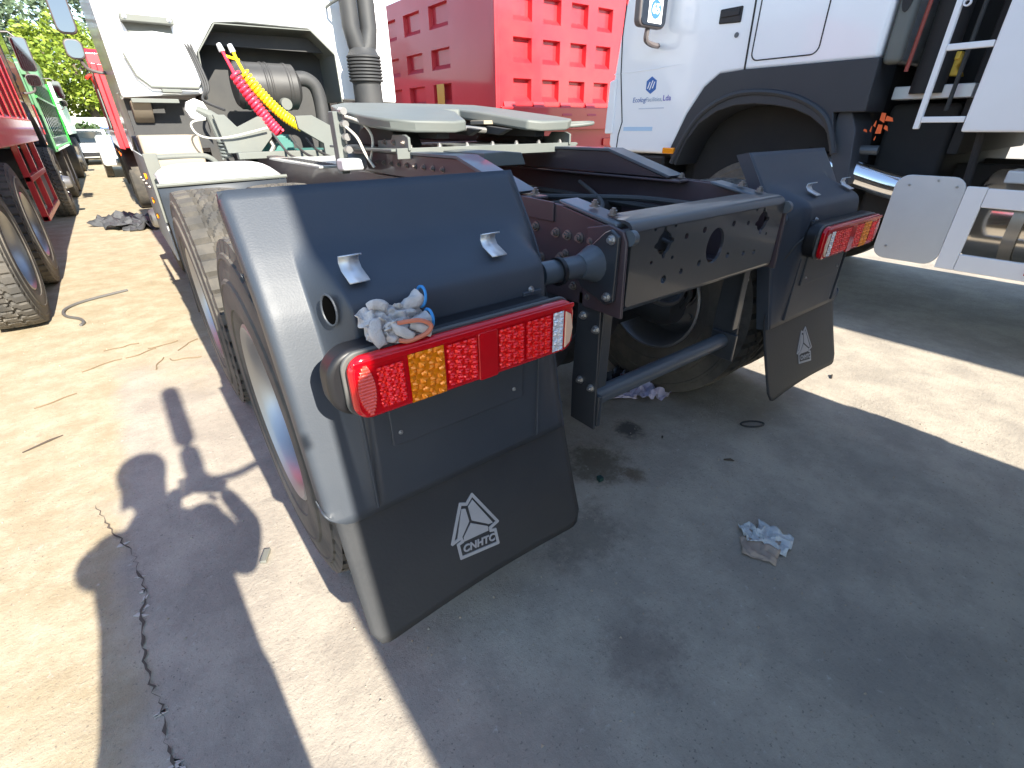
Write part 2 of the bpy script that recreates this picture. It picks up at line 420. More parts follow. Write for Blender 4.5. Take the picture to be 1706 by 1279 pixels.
# wheels, two driven axles with twin tyres
for yy_ in (.62, 1.97):
    for s in (-1, 1):
        wheel(T, s*1.112, yy_, s, TYRE1, RIMD, spin=.13*yy_)
        wheel(T, s*.775, yy_, s, TYRE1, RIMS, spin=.3*yy_)
for s in (-1, 1): wheel(T, s*1.03, 5.35, s, TYRE0, RIMS)
for yy_ in (.62, 1.97):
    ax = MB().tube([(-1.0, yy_, .54), (-.30, yy_, .54), (-.18, yy_, .56), (.18, yy_, .56), (.30, yy_, .54), (1.0, yy_, .54)], [.075, .08, .16, .16, .08, .075], 16)
    ax.build('axle', dark, T)
    MB().lathe([(-.16, .0), (-.14, .12), (-.05, .2), (.08, .22), (.17, .15), (.2, .0)], (0, yy_, .56), 1, 24).build('differential', dark, T)
for s in (-1, 1):   # leaf springs and balance beam
    for q in range(9):
        L = .72-.055*q; zz = .82-.022*q
        MB().grid(lambda u, v: (s*.47+(v-.5)*.09, 1.295+(2*u-1)*L, zz-.16*abs(2*u-1)**2), 10, 1).build('leaf_spring', dark, T).modifiers.new('t', 'SOLIDIFY').thickness = .018
    quick('spring_seat', dark, T, (s*.40, 1.17, .52), (s*.55, 1.42, .86), .02)

# ---- chassis rails with end plate
def rail(s):
    x0, x1 = (.345, .42)
    mb = MB()
    # C section opening inwards: web outside, flanges inside; slight taper upwards behind the rear axle
    mb.prism([(.02, .86), (6.3, .86), (6.3, 1.14), (.36, 1.14), (.22, 1.135), (.02, 1.10)], 0, s*(x1-.010), s*x1)
    mb.span((s*x0, .36, 1.132), (s*(x1-.010), 6.3, 1.142)); mb.span((s*x0, .02, .860), (s*(x1-.010), 6.3, .870))
    mb.build('chassis_rail', frame_m, T, bevel=.004)
    # inner reinforcement and curled top strip at the rear end
    mb = MB()
    mb.prism([(.00, 1.098), (.22, 1.137), (.23, 1.150), (.0, 1.112)], 0, s*.345, s*.424)
    mb.build('rail_end_flange', tube_m, T, bevel=.006)
    mb = MB().prism([(.245, 1.085), (.245, 1.14), (.60, 1.150), (.9, 1.150), (.9, 1.085)], 0, s*.4205, s*.427)
    mb.build('rail_strip', frame_m, T, bevel=.002)
for s in (-1, 1): rail(s)
# raised subframe brackets on the rails behind the fifth wheel
for s in (-1, 1):
    MB().prism([(.44, 1.146), (.76, 1.235), (1.75, 1.235), (1.75, 1.146)], 0, s*.36, s*.372).build('subframe_plate', frame_m, T, bevel=.003)
    MB().prism([(.44, 1.146), (.76, 1.235), (1.75, 1.235), (1.75, 1.146)], 0, s*.425, s*.437).build('subframe_plate', frame_m, T, bevel=.003)
    MB().prism([(.42, 1.146), (.755, 1.236), (1.78, 1.236), (1.78, 1.247), (.75, 1.247), (.41, 1.155)], 0, s*.35, s*.445).build('subframe_cap', tube_m, T, bevel=.002)
    for q in range(9): bolt(T, (s*.438, .86+.075*q, 1.195), (s, 0, 0), .75)
# rear crossmember: face plate with real holes, rolled top, end cheeks
def plate_with_holes(outline, holes, y, th, name, mat, parent):
    bm = bmesh.new()
    for loop in [outline]+holes:
        vs = [bm.verts.new((p[0], y, p[1])) for p in loop]
        for i in range(len(vs)): bm.edges.new((vs[i], vs[(i+1) % len(vs)]))
    bmesh.ops.triangle_fill(bm, use_beauty=True, use_dissolve=False, edges=bm.edges[:])
    fs = [f for f in bm.faces]
    r_ = bmesh.ops.extrude_face_region(bm, geom=fs)
    bmesh.ops.translate(bm, verts=[v for v in r_['geom'] if isinstance(v, bmesh.types.BMVert)], vec=(0, th, 0))
    bmesh.ops.recalc_face_normals(bm, faces=bm.faces)
    po = worg(parent); bmesh.ops.translate(bm, verts=bm.verts, vec=-po)
    me = bpy.data.meshes.new(name); bm.to_mesh(me); bm.free(); me.materials.append(mat)
    ob = bpy.data.objects.new(name, me); col.objects.link(ob); ob.parent = parent
    return ob
def circ(cx, cz, rx, rz=None, n=16, jag=0, rot=0):
    rz = rz or rx
    return [(cx+(rx*(1+(jag if i % 8 in (0, 1) else 0)))*math.cos(rot+2*math.pi*i/n), cz+rz*(1+(jag if i % 8 in (0, 1) else 0))*math.sin(rot+2*math.pi*i/n)) for i in range(n)]
holes = [circ(-.262, 1.047, .032, .032, 32, .38), circ(.003, 1.003, .047, .055, 24), circ(.272, 1.047, .032, .032, 32, .38)]
for hx, hz, hr in ((-.242, .94, .013), (-.16, .95, .009), (-.07, .96, .010), (.09, .96, .010), (.19, .952, .009), (.262, .945, .009), (-.16, 1.053, .009), (-.07, 1.06, .010), (.09, 1.06, .010), (.18, 1.052, .008),
                   (-.31, 1.0, .006), (-.22, 1.09, .006), (.32, 1.0, .006), (.22, 1.09, .006), (-.31, 1.09, .006), (-.215, 1.0, .006)):
    holes.append(circ(hx, hz, hr, n=10))
cm = part_empty('rear_crossmember', T, (0, 0, 1.0))
plate_with_holes(rrect(-.405, .888, .405, 1.092, .012), holes, -.040, .009, 'face_plate', beam_m, cm)
mb = MB()
prof = [(-.040, 1.092), (-.036, 1.106), (-.026, 1.115), (-.010, 1.119), (.085, 1.119), (.085, 1.111), (-.008, 1.111), (-.021, 1.107), (-.028, 1.100), (-.031, 1.092)]
mb.prism(prof, 0, -.405, .405).build('top_flange', beam_m, cm, smooth=50)
mb = MB(); mb.prism([(-.040, .888), (-.036, .876), (-.024, .870), (.10, .868), (.10, .876), (-.02, .878), (-.031, .888)], 0, -.405, .405).build('bottom_flange', beam_m, cm, smooth=50)
for s in (-1, 1):
    MB().prism([(-.052, .862), (-.045, 1.070), (-.03, 1.098), (.02, 1.108), (.10, 1.09), (.10, .862)], 0, s*.4215, s*.432).build('cheek_plate', frame_m, cm, bevel=.004)
    MB().cyl((s*.404, -.044, 1.080), (s*.4215, -.044, 1.080), .02, seg=16).build('corner_roll', tube_m, cm)
for s in (-1, 1):
    for q, (yy_, zz) in enumerate(((.12, 1.1385), (.05, 1.1245), (.38, 1.149), (.48, 1.149), (.62, 1.149))):
        bolt(T, (s*.385, yy_, zz), (0, -.1, 1), 1.0)
    for (yy_, zz, kk) in ((.235, 1.055, 1), (.185, 1.055, 1), (.135, 1.055, 1), (.085, 1.055, 1), (.21, .985, 1.1), (.19, 1.0, .9), (.33, 1.06, 1), (.30, .97, 1), (.38, .97, 1),
                          (.06, .93, 1), (.08, .895, 1), (.02, .90, .9), (.15, .91, .9), (.05, .97, .8), (.16, .955, .9)):
        bolt(T, (s*.4205, yy_, zz), (s, 0, 0), kk)
# cross members inside the frame, air pipes and loom
for yy_ in (.75, 1.5, 2.4): MB().tube([(-.41, yy_, 1.0), (.41, yy_, 1.0)], .055, 14).build('cross_tube', dark, T)
quick('cross_beam', dark, T, (-.41, .28, .90), (.41, .34, 1.0), .01)
for pts, r in (([(.33, .15, 1.06), (.30, .5, 1.07), (.10, .8, 1.06), (-.1, 1.2, 1.05), (-.2, 1.8, 1.05)], .012), ([(.33, .9, 1.10), (.15, .55, 1.05), (-.05, .45, 1.03), (-.25, .7, 1.03), (-.3, 1.5, 1.05)], .010),
               ([(.34, .06, 1.02), (.335, 1.0, 1.04), (.335, 2.4, 1.05)], .014), ([(.05, .5, 1.05), (.16, .30, .96), (.25, .2, .90)], .008)):
    MB().tube(smooth_tab(pts, 8, 12), r, 8).build('air_pipe', hoseblk, T)
# tail tubes carrying the mudguards, with flange plates
for s in (-1, 1):
    y0, z0 = .055, 1.0
    MB().tube([(s*.445, y0, z0), (s*.63, y0+.01, z0)], .031, 18).build('mudguard_tube', tube_m, T)
    MB().lathe([(0, .031), (0, .0375), (.012, .0375), (.012, .031)], (s*.575-.006, y0, z0), 0, 20).build('tube_clamp', black, T)
    MB().tube([(s*.445, y0-.0, z0), (s*.475, y0, z0), (s*.50, y0, z0)], [.052, .040, .032], 18).build('tube_boss', tube_m, T)
    fl = MB().prism([(y0-.085, z0+.085), (y0-.055, z0+.10), (y0-.035, z0+.09), (y0+.09, z0-.02), (y0+.04, z0-.075), (y0-.055, z0-.105), (y0-.085, z0-.09)], 0, s*.4335, s*.446).build('tube_flange', beam_m, T, bevel=.004)
    for (dy, dz) in ((-.062, .075), (-.062, -.08), (.03, .015)): bolt(fl, (s*.446, y0+dy, z0+dz), (s, 0, 0), .9, BOLT_Z)
# under-run bar
ub = part_empty('under_run_bar', T, (0, .1, .5))
MB().tube([(-.40, .075, .535), (.40, .075, .535)], .031, 18).build('bar', tube_m, ub)
for s in (-1, 1):
    MB().prism([(.02, .45), (.13, .45), (.135, .60), (.125, .90), (.035, .90), (.025, .60)], 0, s*.412, s*.420).build('drop_bracket', beam_m, ub, bevel=.003)
    MB().span((s*.372, .026, .60), (s*.412, .034, .90)).build('bracket_lip', beam_m, ub, bevel=.003)
    bx = MB().span((s*.395, .015, .46), (s*.4115, .125, .575)).build('bar_end_plate', beam_m, ub, bevel=.004)
    for (dy, dz) in ((.045, .60), (.095, .61), (.045, .80), (.1, .83)): bolt(ub, (s*.4205, dy, dz), (s, 0, 0), .9, BOLT_Z)
# brake chambers, hanging hoses below
for s in (-1, 1):
    MB().lathe([(-.1, 0), (-.1, .06), (-.04, .085), (0, .085), (.04, .085), (.12, .07), (.12, 0)], (s*.36, .38, .62), 1, 22).build('brake_chamber', dark, T)
    MB().tube(smooth_tab([(s*.36, .26, .64), (s*.30, .18, .74), (s*.22, .24, .84), (s*.2, .4, .92)], 6, 8), .011, 8).build('brake_hose', hoseblk, T)
MB().tube(smooth_tab([(-.15, .16, .86), (0, .12, .76), (.15, .14, .74), (.24, .18, .86)], 6, 8), .01, 8).build('brake_hose', hoseblk, T)
quick('torque_bracket', dark, T, (-.1, .45, .62), (.1, .6, .86), .02)

# ---- mudguards
BASE = [(.232, 1.237), (.157, 1.128), (.128, 1.080), (.110, 1.046), (.098, 1.020), (.088, .99), (.055, .87), (.015, .70), (-.018, .560)]
BULG = [(.232, 1.237), (.157, 1.128), (.068, 1.094), (.008, 1.070), (-.014, 1.050), (-.022, 1.015), (-.025, .87), (-.022, .70), (-.018, .560)]
BS, GS = smooth_tab(BASE, 6, 2), smooth_tab(BULG, 6, 4)
def mudguard(s):
    fd = part_empty('mudguard', T, (s*.94, .1, .9))
    A0, A1 = .600, 1.285
    cols_ = [A0+.0, A0+.02, .64, .665, .69, .705, .74, .80, .86, .92, .98, 1.04, 1.09, 1.12, 1.135, 1.145, 1.15, 1.154, 1.158, 1.164, 1.172, 1.180, 1.188, 1.194, 1.198, 1.202, 1.21, 1.23, 1.25, 1.266, 1.274, 1.279, 1.283, 1.285]
    def w(a):
        if a > 1.13: t = (1.198-a)/.044
        else: t = (a-.605)/.085
        t = max(0, min(1, t)); return lerp(t, t*t*(3-2*t), .45)
    mb = MB(); nt = len(BS)
    grid = []
    for a in cols_:
        ww = w(a); rowp = []
        roll_ = max(0, (a-1.266)/.019); off = .016*(1-math.sqrt(max(0, 1-roll_**2)))
        for i in range(nt):
            y = lerp(BS[i][0], GS[i][0], ww); z = lerp(BS[i][1], GS[i][1], ww)
            y += off; z -= off*.5*max(0, (1-i/nt*1.6))
            if i == nt-1 and a > 1.22: z += .05*((a-1.22)/.065)**2.5
            if i == nt-2 and a > 1.24: z += .02*((a-1.24)/.045)**2.5
            rowp.append(Vector((s*a, y, z)))
        grid.append(rowp)
    # outer skirt turned forward
    for d, dx in ((.020, 0), (.055, -.002)):
        rowp = []
        for i in range(nt):
            p = grid[len(cols_)-1][i]
            if i < 10: rowp.append(p+Vector((s*dx, d*.75, -d*.6)))
            else: rowp.append(p+Vector((s*dx, d, -d*.1)))
        grid.append(rowp)
    n_ = len(grid); mb.v = [p for r_ in grid for p in r_]
    for i in range(n_-1):
        for j in range(nt-1):
            q = i*nt+j; mb.f.append((q, q+nt, q+nt+1, q+1))
    sh = mb.build('guard_shell', plastic, fd, smooth=60)
    so = sh.modifiers.new('thick', 'SOLIDIFY'); so.thickness = .005; so.offset = -1 if s < 0 else -1
    # front return flange under the top edge
    MB().grid(lambda u, v: (s*lerp(A0, A1, u), .232+.004+.02*v, 1.235-.035*v), 1, 1).build('top_return', plastic, fd).modifiers.new('t', 'SOLIDIFY').thickness = .004
    # inner end closing flange
    MB().prism([(p[0], p[1]) for p in BS]+[(p[0]+.05, p[1]-.01) for p in reversed(BS)], 0, s*.594, s*.5995).build('inner_flange', plastic, fd)
    # oval hole in the outer bevel: a black disc stands in for its shaded inside
    c = Vector((s*1.1765, .034, 1.035)); nn = Vector((s*.93, -.36, .05)).normalized(); up = Vector((0, .12, 1)).normalized(); sd = up.cross(nn).normalized(); up = nn.cross(sd)
    hb = MB(); ring = [c+nn*.004+sd*.021*math.cos(2*math.pi*i/20)+up*.030*math.sin(2*math.pi*i/20) for i in range(20)]
    hb.v = ring+[p-nn*.03 for p in ring]; hb.f = [tuple(range(20, 40))]+[(i, (i+1) % 20, 20+(i+1) % 20, 20+i) for i in range(20)]
    hb2 = MB(); hb2.v = [p for p in ring]; hb2.f = [tuple(range(20))]
    hb2.build('hole_shade_disc', M('hole_black', (.003, .003, .003), .95, spec=0.0), fd, smooth=0)
    MB().tube([p+nn*.001 for p in ring+[ring[0]]], .0022, 6).build('hole_rim', plastic, fd)
    # spring-steel hooks on the slope
    for a in (1.120, .795):
        hm = MB(); hw = .040
        pr = [(.046, 1.0905), (.050, 1.118), (.058, 1.132), (.050, 1.139), (.040, 1.135)]
        pr = [(.012, 1.082), (.050, 1.098), (.060, 1.112), (.056, 1.126), (.038, 1.130)]
        for sgn in (-.5, .5):
            for (y, z) in pr: hm.v.append(Vector((s*a+hw*sgn, y, z)))
        n2 = len(pr); hm.f = [(i, i+1, n2+i+1, n2+i) for i in range(n2-1)]
        hk = hm.build('hook', hook_m, fd, smooth=60); hk.modifiers.new('t', 'SOLIDIFY').thickness = .003
    # plate under the lamp with its small screws
    if True:
        pl = MB().prism(rrect(min(s*1.12, s*.76), .725, max(s*1.12, s*.76), .850, .006), 1, -.030, -.020).build('lamp_bracket', plastic, fd, bevel=.003)
        for a, z in ((1.10, .757), (.79, .757), (1.0, .83), (.85, .83)):
            inst('bolt', BOLT_Z, fd, (s*a, -.030, z), (R(90), 0, 0), (.35, .35, .35))
        MB().prism([(s*.705, 1.0), (s*.76, 1.0), (s*.755, .968), (s*.71, .968)], 1, -.032, -.022).build('lamp_tab', plastic, fd, bevel=.002)
        inst('bolt', BOLT_Z, fd, (s*.735, -.026, 1.003), (R(90), 0, 0), (.55, .55, .55))
    # vertical stiffening ribs below the lamp
    for a in (.705, 1.175): MB().span((s*a-.003, -.028, .58), (s*a+.003, -.018, .85)).build('guard_rib', plastic, fd, bevel=.002)
    return fd
GL, GR = mudguard(-1), mudguard(1)

# ---- mud flaps with emblem
def flap_pt(s, a, z):
    t = (.60-z)/.37
    return Vector((s*a, .006-.115*max(0, t)**1.15+.010*math.sin((a-.6)*4.6)*max(0, t), z))
def mudflap(s):
    fp = part_empty('mud_flap', T, (s*.94, 0, .45))
    mb = MB(); NU, NV = 40, 20
    def fn(u, v):
        a = lerp(.585, 1.268, u); zb = .238
        r = .045
        if a > 1.268-r: zb += (r-math.sqrt(max(0, r*r-(a-1.268+r)**2)))
        if a < .585+r: zb += (r-math.sqrt(max(0, r*r-(.585+r-a)**2)))
        zb += .004*math.sin((a-.58)*5.2)
        return flap_pt(s, a, lerp(.63, zb, v))
    o = mb.grid(fn, NU, NV).build('flap_sheet', rubber, fp, smooth=70)
    so = o.modifiers.new('t', 'SOLIDIFY'); so.thickness = .006; so.offset = 0
    # emblem: framed three-facet peak over a lettered bar, laid on the sheet
    def P(q):      # q in emblem units: x right, z up, in metres about the emblem centre
        ang = 0
        a = .960 - s*-1*0
        xw = s*.955+(.014 if s < 0 else 0)+q[0]*.88; zw = .404+q[1]*.88
        p = flap_pt(s, abs(xw), zw); return Vector((xw, p.y-.0052, zw))
    def poly(name, pts, dy=0):
        b_ = MB(); vs = [P(q)+Vector((0, -dy, 0)) for q in pts]; n0 = len(vs)
        b_.v = vs+[v+Vector((0, .003, 0)) for v in vs]
        b_.f = [tuple(range(n0)), tuple(range(2*n0-1, n0-1, -1))]+[(i, (i+1) % n0, n0+(i+1) % n0, n0+i) for i in range(n0)]
        b_.build(name, decal, fp, smooth=0)
    outline = [(-.083, -.025), (-.030, .079), (-.010, .070), (.014, .090), (.080, -.030), (.050, -.038), (.050, -.047), (.066, -.052), (.066, -.097), (-.066, -.080), (-.066, -.036), (-.050, -.034), (-.052, -.020)]
    n0 = len(outline)
    for i in range(n0):      # frame strips
        a_, b_ = Vector(outline[i]), Vector(outline[(i+1) % n0]); d = (b_-a_).normalized(); pn = Vector((-d.y, d.x))*.0045
        poly('emblem_edge', [a_-pn-d*.003, b_-pn+d*.003, b_+pn+d*.003, a_+pn-d*.003])
    poly('emblem_facet', [(-.066, -.022), (-.030, .063), (-.017, .058), (-.014, .016), (-.048, -.020)])
    poly('emblem_facet', [(-.007, .060), (.012, .074), (.063, -.026), (.048, -.024), (-.005, .014)])
    poly('emblem_facet', [(-.010, .007), (.043, -.029), (.042, -.043), (-.045, -.036), (-.043, -.024)])
    tm = text_mesh('CNHTC', .036, decal, .001, .25, 1.05, .0012)
    for v in tm.vertices: v.co.x *= .86; v.co.y *= .86
    for v in tm.vertices:
        q = (v.co.x, -.064-.128*v.co.x*.98+v.co.y); p = P(q); v.co = Vector((p.x, p.y-.0008-v.co.z, p.z))-worg(fp)
    inst('lettering', tm, fp, worg(fp))
mudflap(-1); mudflap(1)

# ---- tail lamps
def tail_lamp(s):
    tl = part_empty('tail_lamp', T, (s*.94, -.07, .92))
    a0, a1, z0, z1 = .668, 1.208, .862, .988
    def xs(a): return s*a
    def pr(x0, x1, zz0, zz1, r, y0, y1, name, mat, bev=.004):
        return MB().prism(rrect(min(xs(x0), xs(x1)), zz0, max(xs(x0), xs(x1)), zz1, r, 8), 1, y0, y1).build(name, mat, tl, bevel=bev, seg=3)
    pr(a0+.01, a1+.030, z0-.006, z1+.004, .055, -.020, -.074, 'housing', black, .012)
    pr(a0-.004, a1+.006, z0-.004, z1+.003, .034, -.074, -.084, 'gasket', M('gasket', (.09, .09, .085), .6))
    pr(a0, a1, z0, z1, .032, -.084, -.108, 'lens_body', redlens, .010)
    pr(a0+.006, a1-.006, z1-.018, z1-.006, .005, -.106, -.1115, 'top_bead', redlens, .003)
    def leds(b0, b1, mat, name='led_panel', nc=2, nr=4, lo=.876, hi=.966):
        mb = MB(); q = 9
        def fn(u, v):
            cu, cv = (u*nc) % 1, (v*nr) % 1
            if u == 1: cu = 1
            if v == 1: cv = 1
            dx, dz = cu-.5, cv-.5; rho = min(1, math.hypot(dx, dz)*2); th = math.atan2(dz, dx)
            h = .009*rho*(.25+.75*abs(math.cos(3*th+.4)))+.006*max(0, .3-rho)/.3
            if rho >= 1: h = .0045
            return (xs(lerp(b0, b1, u)), -.1065-h, lerp(lo, hi, v))
        mb.grid(fn, nc*q, nr*q)
        o = mb.build(name, mat, tl, smooth=25)
        MB().span((xs(b0), -.1055, lo-.001), (xs(b1), -.1075, hi+.001)).build('panel_back', mat, tl, smooth=0)
    leds(1.108, 1.160, redled, nc=2, nr=4, lo=.88, hi=.962)
    leds(1.022, 1.098, amberled, nc=2, nr=3, lo=.868, hi=.970)
    leds(.945, 1.016, redled, nc=2, nr=4)
    leds(.822, .890, redled, nc=2, nr=4)
    leds(.744, .816, redled, nc=2, nr=4)
    leds(.706, .738, whiteled, nc=1, nr=4, lo=.872, hi=.968)
    pr(.893, .942, .864, .972, .006, -.106, -.1125, 'reflector', redlens, .003)
    # ribbed end reflectors
    mb = MB()
    for i in range(16):
        z = .874+.098*i/15; t = abs(z-.923)/.052
        mb.tube([(xs(1.166+.012*t*t), -.1085, z), (xs(1.198-.016*t*t), -.1085, z)], .0034, 6)
    mb.build('end_reflector', pinkrefl, tl)
    mb = MB()
    mb.prism([(xs(.699), .965), (xs(.682), .955), (xs(.675), .92), (xs(.682), .885), (xs(.699), .872)], 1, -.106, -.112).build('side_reflector', peach, tl, bevel=.003)
    MB().tube(smooth_tab([(xs(.70), -.03, .95), (xs(.66), .0, .90), (xs(.64), .03, .80), (xs(.62), .06, .88)], 5, 6), .005, 6).build('lamp_wire', hoseblk, tl)
tail_lamp(-1); tail_lamp(1)

# ---- fifth wheel
fw = part_empty('fifth_wheel', T, (0, 1.5, 1.3))
def saddle_z(y): return 1.378+.072*(y-1.08)/.82
out = []
half = [(.045, 1.50), (.06, 1.36), (.17, 1.10), (.24, 1.075), (.42, 1.09), (.50, 1.15), (.535, 1.28), (.535, 1.62), (.50, 1.80), (.40, 1.90), (.15, 1.93)]
outl = [(x, y) for x, y in half]+[(-x, y) for x, y in reversed(half)]
mb = MB(); n0 = len(outl)
def sag(x, y): return saddle_z(y)-.02*max(0, (1.2-y)/.12)-.012*max(0, (abs(x)-.42)/.1)**2
mb.v = [Vector((x, y, sag(x, y))) for x, y in outl]+[Vector((x*.985, y+.006*(1 if y < 1.5 else -1), sag(x, y)-.045)) for x, y in outl]
mb.f = [tuple(range(n0)), tuple(range(2*n0-1, n0-1, -1))]+[(i, (i+1) % n0, n0+(i+1) % n0, n0+i) for i in range(n0)]
mb.build('saddle_plate', saddle_m, fw, smooth=30, bevel=.012, seg=3)
for s in (-1, 1):
    MB().prism([(1.25, 1.26), (1.32, 1.33), (1.42, 1.352), (1.58, 1.352), (1.68, 1.33), (1.76, 1.26)], 0, s*.30, s*.42).build('pedestal', dark, fw, bevel=.012)
    MB().prism([(1.12, 1.325), (1.5, 1.355), (1.85, 1.385), (1.85, 1.36), (1.5, 1.32), (1.2, 1.30)], 0, s*.07, s*.10).build('saddle_rib', dark, fw, bevel=.003)
    MB().span((s*.24, 1.13, 1.292), (s*.30, 1.86, 1.345)).build('saddle_rib', dark, fw, bevel=.003)
    bp_ = MB().prism([(1.10, 1.252), (1.10, 1.30), (1.13, 1.31), (1.24, 1.31), (1.26, 1.29), (1.40, 1.285), (1.40, 1.252)], 0, s*.44, s*.452).build('stop_bracket', saddle_m, fw, bevel=.003)
    for q in range(3): bolt(fw, (s*.4525, 1.14+.09*q, 1.28), (s, 0, 0), .8)
MB().span((-.52, 1.12, 1.249), (.52, 1.85, 1.259)).build('base_plate', saddle_m, fw, bevel=.003)
MB().span((-.50, 1.108, 1.222), (.50, 1.118, 1.262)).build('base_angle', saddle_m, fw, bevel=.002)
for q in range(7): bolt(fw, (-.42+.14*q, 1.15, 1.26), (0, 0, 1), .9, BOLT_Z)
MB().tube([(.03, 1.25, 1.32), (-.10, 1.22, 1.33), (-.13, 1.2, 1.33)], .012, 8).build('lock_bar', steel, fw)
quick('lock_jaw', dark, fw, (-.05, 1.5, 1.33), (.05, 1.62, 1.405), .008)
quick('wear_strip', tanp, fw, (.045, 1.28, 1.345), (.16, 1.40, 1.362), .003)
MB().tube(smooth_tab([(.44, 1.30, 1.335), (.60, 1.24, 1.335), (.72, 1.22, 1.345), (.76, 1.25, 1.35), (.70, 1.29, 1.35), (.55, 1.31, 1.345)], 5, 3), .009, 8).build('release_handle', saddle_m, fw)
MB().prism([(-.30, 1.249), (-.30, 1.20), (-.10, 1.20), (-.12, 1.245), (-.2, 1.252)], 1, .78, 1.09).build('rear_ramp', saddle_m, fw, bevel=.004)
# valve cluster on the left of the saddle
vc = part_empty('valve_cluster', T, (-.55, 1.55, 1.25))
MB().span((-.60, 1.50, 1.15), (-.56, 1.56, 1.40)).build('valve_plate', saddle_m, vc, bevel=.004)
for q in range(5): MB().cyl((-.565, 1.49, 1.20+.05*q), (-.565, 1.455, 1.20+.05*q), .015, seg=10).build('fitting', BOLT_Z.materials[0], vc)
for pts in ([(-.56, 1.46, 1.38), (-.52, 1.38, 1.36), (-.48, 1.36, 1.30), (-.50, 1.4, 1.2)], [(-.565, 1.46, 1.34), (-.54, 1.40, 1.30), (-.53, 1.38, 1.24), (-.50, 1.36, 1.18)]):
    MB().tube(smooth_tab(pts, 6, 8), .006, 6).build('valve_hose', M('pale_hose', (.5, .48, .42), .5), vc)
quick('relay_valve', alu, vc, (-.62, 1.42, 1.165), (-.52, 1.50, 1.215), .012)
MB().lathe([(-.05, 0), (-.05, .035), (.0, .04), (.05, .035), (.05, 0)], (-.50, 1.60, 1.19), 0, 14).build('solenoid', alu, vc)
# checker step plates on the rails ahead of the saddle
quick('catwalk', M('catwalk_alu', (.40, .41, .38), .45, metal=.3, dust=.4), T, (-.56, 1.95, 1.146), (-.30, 3.0, 1.158), .003)
for q in range(14): quick('catwalk_slot', dark, T, (-.52, 2.0+.065*q, 1.1585), (-.44, 2.04+.065*q, 1.1605), 0)
quick('catwalk', MATS['catwalk_alu'], T, (-.28, 2.0, 1.146), (.55, 3.0, 1.156), .003)
# ---- front part of the second-axle mudguard: white crown with dark lip
fg = part_empty('front_mudguard', T, (-.92, 2.8, 1.1))
MB().grid(lambda u, v: (lerp(-1.245, -.575, u), 2.60+.40*v, 1.045+.105*math.sin(math.pi*min(1, .08+.9*v)*.62)*(1-(2*u-1)**6*.55)), 24, 8).build('guard_crown', white, fg, smooth=80).modifiers.new('t', 'SOLIDIFY').thickness = .006
MB().tube([(-1.265, 2.585, 1.060), (-.575, 2.585, 1.072)], .011, 8).build('guard_lip', greyp, fg)
MB().grid(lambda u, v: (lerp(-1.262, -.58, u), 2.59+.06*math.sin(v*1.5), 1.055-.55*v), 2, 8).build('guard_face', plastic, fg).modifiers.new('t', 'SOLIDIFY').thickness = .005
MB().grid(lambda u, v: (lerp(-1.262, -.62, u), 2.66+.08*v, .5-.22*v), 2, 2).build('guard_flap', rubber, fg).modifiers.new('t', 'SOLIDIFY').thickness = .005
quick('side_guard_plate', greyp, T, (-1.262, 3.05, .80), (-1.19, 3.09, 1.205), .004)
quick('side_skirt', M('skirt_grey', (.30, .31, .31), .45, dust=.3), T, (-1.262, 3.09, .55), (-1.25, 4.35, 1.19), .004)
for q in range(4): bolt(T, (-1.263, 3.3+.3*q, 1.0), (-1, 0, 0), .9)
for zz, yy_ in ((1.06, 3.35), (.90, 3.45), (.78, 3.6)): MB().lathe([(0, 0), (0, .022), (.012, .018), (.014, 0)], (-1.277, yy_, zz), 0, 12).build('side_marker', amber, T)
# fuel tank, battery cover, grab tube
MB().prism(rrect(-1.20, .52, -.58, 1.08, .1), 1, 3.15, 4.05).build('fuel_tank', alu, T, bevel=.01)
quick('battery_cover', tanp, T, (-1.21, 4.10, .72), (-.80, 4.42, 1.295), .02)
MB().tube(smooth_tab([(-1.20, 3.35, 1.17), (-1.0, 3.36, 1.175), (-.88, 3.36, 1.172), (-.83, 3.38, 1.13), (-.82, 3.4, 1.05)], 5, 4), .017, 10).build('grab_tube', greyp, T)

